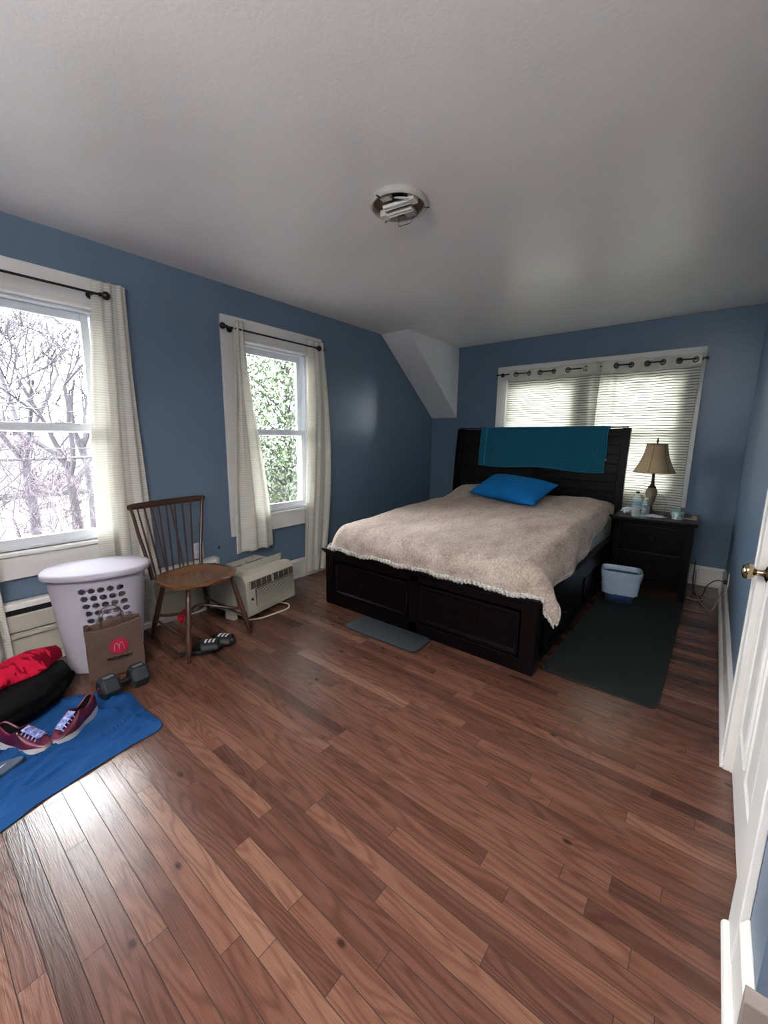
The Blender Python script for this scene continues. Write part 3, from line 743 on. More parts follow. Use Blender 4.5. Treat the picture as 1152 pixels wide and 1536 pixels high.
# ------------------------------------------------------------------ nightstand and what stands on it
NX0, NX1, NY0, NY1, NZ = 2.335, 2.888, 3.985, 4.52, .663
ns = thing('nightstand', 'dark espresso nightstand with two drawers beside the headboard', 'nightstand', ((NX0+NX1)/2, 4.25, 0))
mb = MB(); mb.box((NX0, NY0+.01, .11), (NX1, NY1, .635))
for xx in (NX0, NX1-.05):
    for yy in (NY0, NY1-.05): mb.box((xx, yy, 0), (xx+.05, yy+.05, .635))
mb.build('cabinet_body', M_esp, ns, world=True, bevel=.003)
MB().box((NX0-.022, NY0-.022, .636), (NX1+.022, NY1+.005, NZ)).build('table_top', M_esp, ns, world=True, bevel=.005)
for za, zb in ((.40, .60), (.15, .375)):
    d = MB().box((NX0+.06, NY0-.004, za), (NX1-.06, NY0+.012, zb)).build('drawer', M_esp, ns, world=True, bevel=.004)
    MB().lathe([(.006, 0), (.007, .012), (.014, .018), (.013, .026), (0, .029)], ((NX0+NX1)/2, NY0-.003, (za+zb)/2), 16, Matrix.Rotation(PI/2, 4, 'X')).build('drawer_knob', M_pull, d, world=True, smooth=True)
T = NZ+.0005
lp = thing('table_lamp', 'table lamp with a tan bell shade and bronze urn base on the nightstand', 'lamp', (2.548, 4.26, T))
MB().lathe([(.062, 0), (.062, .012), (.052, .018), (.045, .030), (.028, .040), (.020, .060), (.017, .075), (.022, .082)], (0,0,0), 28, capt=True).build('lamp_foot', M_bronze, lp, smooth=True)
MB().lathe([(.018, .078), (.024, .095), (.034, .13), (.042, .17), (.044, .195), (.040, .22), (.028, .238)], (0,0,0), 28).build('lamp_body', M_lampb, lp, smooth=True)
MB().lathe([(.030, .236), (.032, .243), (.024, .250), (.016, .262), (.014, .275), (.018, .28), (.012, .287), (.011, .37), (.009, .40)], (0,0,0), 24).build('lamp_neck', M_bronze, lp, smooth=True)
sh = MB(); prof = []
for i in range(13):
    q = i/12; prof.append((.078+.080*(1-q)**1.7, .372+.243*q))
sh.lathe(prof, (0,0,0), 48, capb=False, capt=False); so = sh.build('lamp_shade', M_shade, lp, smooth=True, solid=.002)
for k in range(6):
    a = k*PI/3+.35
    MB().tube([((r+.001)*math.cos(a), (r+.001)*math.sin(a), z) for r, z in prof], .0022, 6).build('shade_rib', mat('shade_trim', '6b543c', .8) if k == 0 else bpy.data.materials['shade_trim'], so)
for r, z in (prof[0], prof[-1]): MB().tube([(r*math.cos(a), r*math.sin(a), z) for a in [2*PI*i/48 for i in range(48)]], .003, 6, closed=True).build('shade_trim_band', bpy.data.materials['shade_trim'], so, smooth=True)
MB().tube([(-.076, 0, .610), (0, 0, .612), (.076, 0, .610)], .002, 6).tube([(0, -.076, .610), (0, .076, .610)], .002, 6).tube([(0,0,.40), (0,0,.625)], .003, 6).build('shade_harp', M_bronze, lp)
MB().lathe([(.004, .612), (.010, .618), (.005, .626), (.009, .634), (.011, .642), (.005, .652), (.002, .668), (0, .670)], (0,0,0), 16).build('finial', M_bronze, lp, smooth=True)
MB().tube([(-.03, -.004, .215), (-.058, -.01, .222)], .003, 6).build('switch', M_black, lp)
MB().tube(bez([(.055, .02, .006), (.09, .05, .01), (.11, .12, .05), (.10, .16, .1), (.06, .19, .16), (.02, .20, .12)], 30), .0022, 6).build('cord', M_cableW, lp, smooth=True)
def bottle(label, x, y, h, r, full, rz=0, crush=0):
    b = thing('water_bottle', label, 'bottle', (x, y, T), rz)
    pr = [(r*.7, 0), (r, .006), (r, h*.10), (r*.94, h*.13), (r, h*.16), (r*.96, h*.22), (r, h*.26), (r*.9, h*.34), (r, h*.42), (r, h*.66), (r*.93, h*.74), (r*.6, h*.85), (r*.36, h*.91), (r*.36, h*.945)]
    mbb = MB(); mbb.lathe(pr, (0,0,0), 24, capt=False)
    if crush:
        for v in mbb.bm.verts: v.co.x += crush*nz3(v.co.x*30, v.co.y*30, v.co.z*24); v.co.y += crush*nz3(v.co.y*30, v.co.z*30, v.co.x*24)
    mbb.build('bottle_body', M_bott, b, smooth=True)
    MB().lathe([(r*.42, h*.93), (r*.42, h), (0, h)], (0,0,0), 18).build('cap', M_rub if full else M_vinyl, b, smooth=True)
    MB().lathe([(r+.0008, h*.48), (r+.0008, h*.60)], (0,0,0), 24, capb=False, capt=False).build('paper_label', M_label, b, smooth=True)
    if full: MB().lathe([(0, .004), (r*.9, .006), (r*.86, h*.34), (r*.9, h*.38), (0, h*.38)], (0,0,0), 20).build('water', M_water, b, smooth=True)
bottle('clear plastic water bottle with a dark cap, taller one on the nightstand', 2.472, 4.045, .215, .034, True)
bottle('shorter crumpled water bottle with a teal label in front of the lamp', 2.538, 4.06, .165, .031, False, crush=.006)
def crumple(name, label, cat, x, y, z, s, m, seed, flat=.5):
    mb = MB(); bmesh.ops.create_icosphere(mb.bm, subdivisions=4, radius=1)
    for v in mb.bm.verts:
        d = v.co.normalized(); k = 1+.45*noise.noise(d*2+Vector((seed, 0, 0)))+.22*abs(noise.noise(d*5+Vector((0, seed, 0))))
        v.co = Vector((d.x*s[0]*k, d.y*s[1]*k, d.z*s[2]*k))
    zmin = min(v.co.z for v in mb.bm.verts)
    for v in mb.bm.verts: v.co.z -= zmin*.93; v.co.z = max(v.co.z, 0)
    o = mb.build(name, m, None, smooth=True); o.location = (x, y, z); return tag(o, label, cat)
crumple('tissue', 'crumpled white tissue beside the water bottles on the nightstand', 'tissue', 2.392, 4.15, T, (.045, .03, .026), M_tissue, 3)
crumple('tissue', 'flat crumpled grey-white cloth in front of the lamp foot', 'tissue', 2.615, 4.09, T, (.065, .032, .012), M_tissue, 9)
j = thing('candle_jar', 'small round glass jar with a mint lid near the nightstand edge', 'jar', (2.765, 4.13, T))
MB().lathe([(.036, 0), (.040, .004), (.040, .046), (.0385, .05)], (0,0,0), 28).build('jar_body', M_candle, j, smooth=True)
MB().lathe([(.0425, .048), (.0425, .060), (.040, .063), (0, .063)], (0,0,0), 28).build('lid', M_mint, j, smooth=True)
MB().lathe([(.0, -.012), (.034, -.012), (.037, -.008), (.037, .008), (.034, .012), (0, .012)], (0,0,0), 28, Matrix.Rotation(PI/2, 4, 'X'))
jl = MB().lathe([(0, -.014), (.032, -.014), (.036, -.009), (.036, .009), (.032, .014), (0, .014)], (0,0,0), 28, Matrix.Rotation(math.radians(78), 4, 'X')).build('round_container', M_mint, None, smooth=True)
jl.location = (2.738, 4.235, T+.037); tag(jl, 'round grey-green container standing on edge behind the candle jar', 'container')
bx_ = thing('small_box', 'small pale tan tray with a little wooden block at the nightstand corner', 'box', (2.85, 4.20, T))
MB().box((-.045, -.025, 0), (.045, .03, .008)).build('tray', M_tan, bx_, bevel=.002)
MB().box((.005, -.015, .0085), (.042, .02, .030)).build('block', M_tan, bx_, bevel=.003)
ca = MB().tube(bez([(2.62, 4.17, T+.004), (2.66, 4.21, T+.005), (2.69, 4.19, T+.012), (2.67, 4.16, T+.005), (2.64, 4.2, T+.01), (2.60, 4.24, T+.006)], 40), .0028, 8).build('charging_cable', M_rub, None, smooth=True)
tag(ca, 'coiled dark charging cable beside the lamp foot', 'cable')

# power leads on the floor in the back corner
def lead(label, pts, m, r): tag(MB().tube(bez(pts, 50), r, 8).build('power_cord', m, None, smooth=True), label, 'cord')
lead('black power cord looping from the right-wall outlet to behind the nightstand', [(3.11, 3.975, .24), (3.07, 4.0, .235), (3.02, 4.10, .15), (3.00, 4.2, .03), (2.97, 4.28, .008), (2.94, 4.36, .012), (2.925, 4.44, .10), (2.922, 4.50, .25)], M_rub, .004)
lead('pale beige power cord lying on the floor in the back corner', [(3.115, 3.96, .20), (3.09, 3.93, .08), (3.06, 3.90, .012), (3.00, 4.05, .008), (2.97, 4.25, .008), (2.95, 4.40, .02), (2.935, 4.50, .16)], M_cableW, .0038)
lead('pale beige cord curling out from under the nightstand', [(2.90, 4.16, .006), (2.96, 4.13, .006), (3.01, 4.2, .006), (2.97, 4.32, .006), (2.93, 4.42, .03), (2.915, 4.48, .12)], M_cableW, .0032)

# waste basket
wb_ = thing('waste_basket', 'small waste basket lined with a white plastic bag between bed and nightstand', 'waste basket', (2.465, 3.70, .0085), math.radians(8))
def rect(t, a, b, p=5):
    c, s = math.cos(t), math.sin(t); k = (abs(c)**p+abs(s)**p)**(-1/p); return a*c*k, b*s*k
def bsk(u, v, ex=0, top=.225):
    a = .095+.035*v+ex; b = .07+.03*v+ex; x, y = rect(u*2*PI, a, b); return Vector((x, y, top*v))
MB().grid(48, 8, lambda u, v: bsk(u, v), closeu=True).build('basket', M_navy, wb_, smooth=True, auto=False, solid=.003)
mb = MB()
def bag(u, v):
    x, y = rect(u*2*PI, 1, 1); n = nz3(u*14, v*3, 0)*.010; n2 = nz3(math.cos(u*6.28)*4, math.sin(u*6.28)*4, v*5)*.012
    if v < .62: q = v/.62; p = bsk(u, .30+.73*q, .014+abs(n)*.9+abs(n2)*.7, .25); return p+Vector((0, 0, n2*.5*(1-q)))
    q = (v-.62)/.38; a = q*2.2
    p = bsk(u, 1.03, .014, .25); inn = Vector((-x*.5, -y*.5, 0)).normalized()
    if q < .25: return p+Vector((0, 0, .008*math.sin(q/.25*PI)))+inn*(q/.25*.010)
    return p+inn*(.012+.004*q+abs(n2)*.4)+Vector((0, 0, -(q-.25)*.24+n))
mb.grid(90, 50, bag, closeu=True); mb.build('bin_bag', M_bagp, wb_, smooth=True, auto=False)
mb = MB()
for k, xx in enumerate((-.045, -.012, .022, .05)): mb.lathe([(0, -.012), (.013, -.006), (.015, .003), (.008, .012), (0, .014)], (xx, -.088-.004*(k % 2), .045+.004*k), 12)
mb.build('bag_tie', M_bint, wb_, smooth=True)

# mats
def mat_obj(name, label, x0, x1, y0, y1, th, r, m, z=0.0, rz=0):
    cx, cy = (x0+x1)/2, (y0+y1)/2; pts = []
    for (qx, qy, a0) in ((x1-r, y1-r, 0), (x0+r, y1-r, PI/2), (x0+r, y0+r, PI), (x1-r, y0+r, 1.5*PI)):
        for i in range(9): a = a0+i/8*PI/2; pts.append((qx+r*math.cos(a)-cx, qy+r*math.sin(a)-cy))
    o = MB().prism(pts, 2, 0, th).build(name, m, None, bevel=.003); o.location = (cx, cy, z); o.rotation_euler = (0, 0, rz)
    return tag(o, label, 'mat')
mat_obj('floor_mat', 'large dark charcoal exercise mat on the floor beside the bed', 2.318, 2.885, 2.235, 3.98, .008, .05, M_matg, .0004, math.radians(-.6))
mat_obj('floor_mat', 'small slate-grey rounded mat poking out from under the bed foot', 1.065, 1.655, 1.905, 2.125, .012, .045, M_matt, .0004, math.radians(1.2))

# ------------------------------------------------------------------ windsor chair
ch = thing('wooden_chair', 'brown spindle-back wooden chair with a scalloped saddle seat by the wall', 'chair', (.425, 1.205, 0), math.radians(10))
def seat_out(t):
    """outline in local xy: +x is the front"""
    c, s = math.cos(t), math.sin(t)
    k = (abs(c)**3.2+abs(s)**3.2)**(-1/3.2)
    x = .215*c*k; y = .232*s*k
    if x > 0: y *= 1+.04*(x/.215); x += .020*math.cos(y/.232*PI*1.05)*sm(x/.215)-.004
    else: y *= 1-.13*(-x/.215)
    return x, y
SZ = .425
mb = MB(); NS = 96; rings = []
def seat_pt(t, k, top):
    x, y = seat_out(t); x *= k; y *= k
    if top:
        dish = -.014*max(0, 1-(k/.86)**4)*(1 if x < .16 else .6); fr = -.012*math.exp(-((abs(y)-.10)/.05)**2)*sm((x-.10)/.10)+.006*math.exp(-(y/.035)**2)*sm((x-.08)/.1)
        return Vector((x, y, SZ+dish+fr-.003*sm((k-.9)/.1)))
    return Vector((x*.96, y*.96, SZ-.034+.010*sm((k-.7)/.3)))
for top in (True, False):
    V = [[mb.bm.verts.new(seat_pt(2*PI*i/NS, max(k, .001), top)) for i in range(NS)] for k in ((0.001, .2, .4, .55, .7, .8, .88, .95, 1.0) if top else (1.0, .8, .5, .001))]
    rings.append(V)
    for a, b in zip(V, V[1:]):
        for i in range(NS): mb.bm.faces.new((a[i], a[(i+1) % NS], b[(i+1) % NS], b[i]))
a, b = rings[0][-1], rings[1][0]
for i in range(NS): mb.bm.faces.new((a[i], a[(i+1) % NS], b[(i+1) % NS], b[i]))
mb.build('seat', M_seat, ch, smooth=True)
Mr = Matrix.Rotation(-math.radians(10), 4, 'Z')
feet = {}
for key, (fxw, fyw), (tx, ty) in (('fl', (.718, .984), (.135, -.155)), ('fr', (.66, 1.43), (.135, .155)), ('bl', (.209, .989), (-.13, -.13)), ('br', (.085, 1.445), (-.13, .13))):
    p = Mr @ Vector((fxw-.425, fyw-1.205, 0)); q = Vector((tx, ty, SZ-.02)); feet[key] = (p, q)
    ks = [0, .12, .25, .34, .40, .46, .60, .80, 1]; rs = [.0115, .013, .0165, .0185, .0145, .0175, .0165, .0145, .012]
    MB().tube([p.lerp(q, k) for k in ks], rs, 14).build('leg', M_chair, ch, smooth=True, auto=False)
def on(k, t): return feet[k][0].lerp(feet[k][1], t)
MB().tube(bez([on('fl', .42), on('fl', .42)+Vector((-.10, .04, .0)), Vector((-.02, 0, .20)), on('fr', .42)+Vector((-.10, -.04, 0)), on('fr', .42)], 40), .0095, 10).build('stretcher', M_chair, ch, smooth=True)
MB().tube(bez([on('bl', .38), on('bl', .38)+Vector((.08, .05, 0)), Vector((.0, .0, .18)), on('br', .38)+Vector((.08, -.05, 0)), on('br', .38)], 40), .0095, 10).build('stretcher', M_chair, ch, smooth=True)
for a_, b_ in (('fl', 'bl'), ('fr', 'br')):
    p, q = on(a_, .30), on(b_, .30)
    MB().tube([p, p.lerp(q, .3), p.lerp(q, .5), p.lerp(q, .7), q], [.007, .009, .012, .009, .007], 10).build('stretcher', M_chair, ch, smooth=True)
BT = .868; bx0 = -.185; lean = -.105
def backpt(y, z):     # y at top scale
    k = (z-SZ)/(BT-SZ); return Vector((bx0+lean*k-.02*math.sin(k*PI)*0-.02*(1-(y/.26)**2)*k, y+.045*k, z))
for s in (-1, 1):
    pts = [backpt(s*.175, SZ-.02), backpt(s*.195, SZ+.12), backpt(s*.222, SZ+.25), backpt(s*.243, SZ+.38), backpt(s*.262, BT+.005)]
    MB().tube(bez(pts, 24), [.0125-.003*i/24 for i in range(25)], 10).build('back_post', M_chair, ch, smooth=True)
mb = MB()
def rail(u, v, side):
    y = -.272+.544*u; c = backpt(y, BT); a = v*2*PI
    hh = .021*(1-.25*abs(2*u-1)**6); return c+Vector((.009*math.cos(a), 0, hh*math.sin(a)-.006))
mb.grid(40, 17, lambda u, v: rail(u, v, 0)); mb.build('top_rail', M_chair, ch, smooth=True)
tops = [-.212, -.165, -.118, -.065, -.012, .018, .05, .105, .165]; bots = [-.150, -.115, -.075, -.070, -.03, .045, .015, .075, .118]
for a_, b_ in zip(tops, bots):
    MB().tube([backpt(b_, SZ-.015), backpt(b_+(a_-b_)*.35, SZ+.15), backpt(a_, BT-.01)], [.0055, .0068, .0048], 8).build('spindle', M_chair, ch, smooth=True)

# sandals under the chair
def slide(label, x, y, rz, m_sole, m_strap, stripes=True, z=.0004, L_=.27, group=None, pitch=0, mark=None):
    t = thing('slide_sandal', label, 'sandal', (x, y, z), group=group, rot=(0, pitch, rz))
    def outl(a):
        c, s = math.cos(a), math.sin(a); xx = L_/2*c; w = .046*(1+.16*c)*(1-.10*math.cos(2*a)); return xx, w*s
    pts = [outl(2*PI*i/40) for i in range(40)]
    MB().prism(pts, 2, 0, .026).build('sole', m_sole, t, bevel=.007)
    mb = MB()
    def st(u, v):
        a = PI*u; xx = -.005+.10*v+.012*math.sin(a)*(v-.5)
        return Vector((xx, -math.cos(a)*(.050+.002*v), .014+.052*math.sin(a)**.8*(1-.22*v)))
    mb.grid(24, 8, st); mb.build('strap', m_strap, t, smooth=True, auto=False, solid=.005)
    if stripes:
        for k in range(3):
            MB().grid(8, 3, lambda u, v: st(.36+.28*u, .22+.2*k+.1*v)+Vector((.012*u, 0, .0035))).build('white_stripe', M_vinyl, t, solid=.001)
        MB().grid(4, 4, lambda u, v: Vector((.085+.02*u*(1-v*.5), -.015+.03*v, .0268))).build('footbed_mark', M_vinyl, t)
    if mark:
        q = MB(); q._add([Vector((-.085, -.012, .0268)), Vector((-.05, -.004, .0268)), Vector((-.052, .014, .0268)), Vector((-.06, .003, .0268))], [(0, 1, 2, 3)]); q.build('footbed_mark', M_vinyl, t)
    return t
slide('black slide sandal with white stripes, nearer the front chair leg', .640, 1.105, math.radians(62), M_rub, M_rub, L_=.24)
slide('black slide sandal with white stripes, right one of the pair under the chair', .625, 1.205, math.radians(48), M_rub, M_rub, L_=.24)
# small red ball of cloth by the wall behind the chair
crumple('sock_ball', 'small crumpled red-pink cloth ball by the wall behind the chair', 'cloth', .17, 1.22, .0, (.035, .035, .04), M_red, 5)

# ------------------------------------------------------------------ air conditioner on the floor
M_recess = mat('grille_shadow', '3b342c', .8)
ac = thing('air_conditioner', 'cream window air conditioner unit resting on the floor below second window', 'air conditioner', (.42, 1.745, 0), math.radians(10.5))
# local: +x front, y width .49, top z .345
hw = .247
MB().box((-.36, -hw+.012, .03), (-.06, hw-.012, .325)).build('metal_case', M_cream, ac, bevel=.006)
mb = MB(); mb.prism([(-.06, .035), (.045, .035), (.052, .05), (.040, .285), (.005, .332), (-.06, .332)], 1, -hw, hw); body = mb.build('front_housing', M_cream, ac, bevel=.006)
def ff(z): return .052-.012*(z-.05)/.235        # x of front face
mb = MB()
for i in range(15):
    z = .066+i*.0108; mb.box((ff(z)-.004, -hw+.085, z), (ff(z)+.0075, hw-.022, z+.0058))
mb.build('louvre_grille', M_cream, ac, bevel=.001)
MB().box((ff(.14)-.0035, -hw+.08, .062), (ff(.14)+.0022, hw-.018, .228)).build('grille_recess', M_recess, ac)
for y0, y1 in ((-hw+.03, -.008), (.008, hw-.02)):
    mb = MB(); mb.prism([(.020, .238), (.0535, .238), (.0495, .290), (.016, .290)], 1, y0, y1); v = mb.build('air_outlet', M_dkgrille, ac)
    q = MB(); n = 4
    for k in range(n+1):
        yy = y0+(y1-y0)*k/n; q.box((.045, yy-.001, .240), (.0540, yy+.001, .289))
    q.build('vane', M_cream, v)
MB().box((ff(.13)-.002, -hw+.015, .07), (ff(.13)+.005, -hw+.072, .205)).build('control_panel', M_cream, ac, bevel=.002)
MB().lathe([(.010, 0), (.010, .008), (0, .008)], (ff(.13)+.005, -hw+.04, .165), 16, Matrix.Rotation(PI/2, 4, 'Y')).build('control_knob', M_rub, ac)
MB().box((-.105, -hw-.005, .322), (-.097, hw+.012, .372)).build('top_rail', M_cream, ac, bevel=.001)
for y0, y1 in ((-.19, -.02), (.005, .18)):
    q = MB(); q.box((-.24, y0, .3255), (-.15, y1, .3265)); vv = q.build('top_vent', M_louv, ac)
for (xx, yy) in ((-.31, -.16), (-.27, .05), (-.31, .15)): MB().lathe([(.006, 0), (.006, .002)], (xx, yy, .325), 12).build('screw', M_rub, ac)
MB().box((-.15, -hw-.03, .0), (-.07, -hw+.008, .31)).build('side_curtain', M_cream, ac, bevel=.002)
MB().box((-.33, -hw+.04, 0), (-.02, -hw+.09, .032)).box((-.33, hw-.09, 0), (-.02, hw-.04, .032)).build('foot', M_rub, ac)
MB().tube(bez([(.0, .10, .02), (.06, .14, .008), (.115, .10, .008), (.125, .04, .008), (.10, -.08, .008), (.075, -.16, .008), (.02, -.22, .008)], 40), .0055, 8).build('power_cord', M_cream, ac, smooth=True)

# ------------------------------------------------------------------ hamper
hp = thing('laundry_hamper', 'tall white plastic laundry hamper with a lid and oval holes', 'hamper', (.312, .705, 0), math.radians(66))
HA, HB, HH = .230, .160, .555
def hbody(u, v):
    k = .77+.23*v; x, y = rect(u*2*PI, HA*k, HB*k, 2.5); return Vector((x, y, HH*v))
NU, NV = 360, 200
hb = MB(); HV = [[hb.bm.verts.new(hbody(i/NU, j/NV)) for j in range(NV+1)] for i in range(NU)]
def hole(p):
    for side in (-1, 1):
        if p.y*side > HB*.55:
            for i in range(5):
                for j_ in range(5):
                    cx = -.055+.042*i+.006*j_; z = .480-.043*j_
                    if ((p.x-cx)/.0165)**2+((p.z-z)/.0155)**2 < 1: return True
        if p.x*side > HA*.75 and (p.y/.045)**2+((p.z-.505)/.024)**2 < 1: return True
    return False
for i in range(NU):
    for j in range(NV):
        q4 = (HV[i][j], HV[(i+1) % NU][j], HV[(i+1) % NU][j+1], HV[i][j+1])
        if not hole((q4[0].co+q4[2].co)/2): hb.bm.faces.new(q4)
hb.bm.faces.new([HV[i][0] for i in range(NU-1, -1, -1)])
for v in [v for v in hb.bm.verts if not v.link_faces]: hb.bm.verts.remove(v)
hbo = hb.build('hamper_body', M_white, hp, smooth=True, solid=.004)
# punched holes: built straight into the side walls as missing cells of a fine grid
mb = MB()
def lid(u, v):
    x, y = rect(u*2*PI, 1, 1, 2.3); 
    if v < .75: q = v/.75; return Vector((x*(HA+.022)*q, y*(HB+.022)*q, HH+.030-.012*q**3))
    q = (v-.75)/.25; return Vector((x*(HA+.022+.004*math.sin(q*PI)), y*(HB+.022+.004*math.sin(q*PI)), HH+.018-.030*q))
mb.grid(96, 24, lid, closeu=True); ld = mb.build('lid', M_white, hp, smooth=True, auto=False, solid=.003)
MB().lathe([(0, 0), (.05, 0), (.05, .0015), (0, .0015)], (.03, .09, HH+.0235), 24, sx=1, sy=.22).build('lid_grip', M_louv, ld)
MB().cbox((.015, -.07, HH+.0275), (.05, .010, .003)).build('lid_tab', M_white, ld, bevel=.002)
MB().lathe([(0, 0), (.034, 0), (.034, .004), (0, .004)], (-.205, 0, HH+.0185), 24, sx=.5).build('lid_thumb_recess', M_louv, ld)

# ------------------------------------------------------------------ paper bag
pb = thing('paper_bag', 'brown paper takeaway bag with a round red emblem in front of the hamper', 'paper bag', (.505, .695, 0), math.radians(-10))
# local: +x faces the camera; width along y
bw, bd, bh = .128, .032, .30
mb = MB()
def bagpt(u, v):
    P4 = [(-bd, -bw), (bd, -bw), (bd, bw), (-bd, bw)]
    k = u*4; i = int(k) % 4; f = k-int(k); a, b = P4[i], P4[(i+1) % 4]
    x = a[0]+(b[0]-a[0])*f; y = a[1]+(b[1]-a[1])*f
    pinch = .022*v*(1-abs(2*f-1)) if i in (0, 2) else 0
    if i == 0: y += pinch
    if i == 2: y -= pinch
    z = bh*v
    if v > .9: z += (.008*math.sin(u*17)+(-.014 if i == 1 else .004)*math.sin(f*PI))*(v-.9)*10
    n = .004*nz3(x*14, y*14, z*14); return Vector((x+n, y+n*.6, max(z, 0)))
mb.grid(80, 22, bagpt, closeu=True); mb.box((-bd, -bw, .001), (bd, bw, .004)); mb.build('bag_body', M_paper, pb, smooth=True, solid=.0012)
for xx, r, y0 in ((bd-.004, .048, .0), (-bd+.004, .05, -.005)):
    pts = [(xx, y0-r, bh-.06), (xx, y0-r, bh-.0), (xx, y0-r, bh+.045)]+[(xx-.004*math.sin(a), y0-r*math.cos(a), bh+.045+r*.75*math.sin(a)) for a in [PI*i/12 for i in range(13)]]+[(xx, y0+r, bh+.045), (xx, y0+r, bh), (xx, y0+r, bh-.06)]
    MB().tube(pts, .0022, 6).build('twisted_handle', M_paper, pb, smooth=True)
em = MB().lathe([(0, 0), (.044, 0), (.044, .0008), (0, .0008)], (bd+.004, .012, .170), 40, Matrix.Rotation(PI/2, 4, 'Y')).build('round_emblem', M_pinkred, pb)
mb = MB()
for s in (-1, 1):
    pts = [(bd+.0055, .012+s*(.0115+.0115*math.cos(a)), .148+.041*math.sin(a)**.8) for a in [PI*i/16 for i in range(17)]]
    mb.tube(pts, .0017, 6)
mb.build('arched_letter', mat('print_pink', 'd08a98', .6), pb)
tm = Matrix.Translation((bd+.005, .012, .098)) @ Euler((PI/2, 0, PI/2)).to_matrix().to_4x4()
text_mesh('bag_lettering', 'McDelivery', .026, M_print, pb, tm, bold=.0006)
# ------------------------------------------------------------------ dumbbell
db = thing('dumbbell', 'grey hex dumbbell lying in front of the paper bag', 'dumbbell', (.715, .655, .0545), math.radians(92))
for s in (-1, 1):
    mb = MB(); hx = [(.062*math.cos(k*PI/3), .062*math.sin(k*PI/3)) for k in range(6)]
    x0, x1 = s*.026, s*.112
    secs = [(x0, .78), (x0+s*.014, 1.02), (x1-s*.014, 1.02), (x1, .78)]
    V = [[mb.bm.verts.new((xx, a*k, b*k)) for a, b in hx] for xx, k in secs]
    for p_, q_ in zip(V, V[1:]):
        for i in range(6): mb.bm.faces.new((p_[i], p_[(i+1) % 6], q_[(i+1) % 6], q_[i]))
    mb.bm.faces.new(V[0]); mb.bm.faces.new(V[-1]); hd = mb.build('dumbbell_head', M_hex, db, bevel=.004)
    MB().cbox((s*.068, -.004, .0562), (.045, .022, .0012)).build('weight_label', M_hexp, hd)
MB().tube([(-.055, 0, 0), (-.03, 0, 0), (0, 0, 0), (.03, 0, 0), (.055, 0, 0)], [.012, .014, .016, .014, .012], 14).build('handle', M_black, db, smooth=True)

# ------------------------------------------------------------------ blue cloth on the floor
import_pts = [(.775, .665), (.93, .655), (1.05, .665), (1.15, .650), (1.172, .50), (1.197, .345), (1.222, .21), (1.262, .09), (1.29, -.1), (1.31, -.35), (1.0, -.5), (.65, -.4), (.50, -.05), (.50, .3), (.60, .5), (.70, .62)]
outline = bez([(*p, 0) for p in import_pts+[import_pts[0]]], 112)[:-1]
cen = Vector((.9, .15, 0)); NO = len(outline)
mb = MB()
def clo(u, v):
    i = int(round(u*NO)) % NO; p = cen.lerp(outline[i], v); x, y = p.x, p.y
    a = math.radians(20); q = x*math.cos(a)+y*math.sin(a); r = -x*math.sin(a)+y*math.cos(a)
    n = noise.noise(Vector((q*14+1.5*noise.noise(Vector((x*5, y*5, 7))), r*4.5, 0)))
    rid = max(0, 1-abs(n)*3.6)**2*.019+.008*abs(noise.noise(Vector((q*30, r*9, 4))))
    pz = .002+rid*(.25+.75*sm((1-v)*9))
    e = sm((v-.93)/.07)
    wob = 1+.0*e
    return Vector((x, y, pz+.004*(1-e)))
mb.grid(NO, 120, clo, closeu=True)
bc = mb.build('blue_cloth', M_bluec, None, smooth=True, auto=False, solid=.0016); tag(bc, 'wrinkled royal blue cotton cloth spread on the floor under the shoes', 'cloth')
bc.location.z = .0009

# black bag with red jacket
bp_ = MB(); bmesh.ops.create_icosphere(bp_.bm, subdivisions=5, radius=1)
for v in bp_.bm.verts:
    d = v.co.normalized(); k = (abs(d.x)**3+abs(d.y)**3+abs(d.z)**3)**(-1/3)*(1+.10*noise.noise(d*2.3)+.03*noise.noise(d*8))
    v.co = Vector((d.x*.27*k, d.y*.17*k, max(-.07, d.z*.085*k)))
bk = bp_.build('backpack', M_blk, None, smooth=True, auto=False); bk.location = (.53, .24, .082); bk.rotation_euler = (0, 0, math.radians(-52)); tag(bk, 'black soft bag slumped on the floor under the red jacket', 'bag')
rj = MB()
def jac(u, v):
    # long crumpled roll from the left frame edge up towards the hamper
    pth = [Vector((.62, -.15, .195)), Vector((.57, .10, .205)), Vector((.50, .25, .205)), Vector((.42, .38, .195)), Vector((.36, .47, .175))]
    P_ = bez(pth, 40); i = min(len(P_)-1, int(u*(len(P_)-1))); p = P_[i]; q = P_[min(i+1, len(P_)-1)]-P_[max(i-1, 0)]; q.normalize()
    sd = Vector((q.y, -q.x, 0)); a = v*2*PI
    wv = .082*(math.sin(PI*(.08+.86*u))**.5)*(1+.18*math.sin(u*11)); hv = .034
    n = 1+.28*noise.noise(Vector((math.cos(a)*1.5, math.sin(a)*1.5, u*7)))+.10*(.4-abs(noise.noise(Vector((math.cos(a)*3, math.sin(a)*3, u*16)))))
    o = sd*math.cos(a)*wv*n+Vector((0, 0, math.sin(a)*hv*n))
    if math.cos(a) > 0: o.z -= .035*math.cos(a)**2*(1-u*.4)
    return p+o
rj.grid(120, 40, lambda u, v: jac(u, v)); 
rjo = rj.build('jacket', M_red, None, smooth=True, auto=False); tag(rjo, 'crumpled bright red jacket lying on top of the black bag', 'jacket')

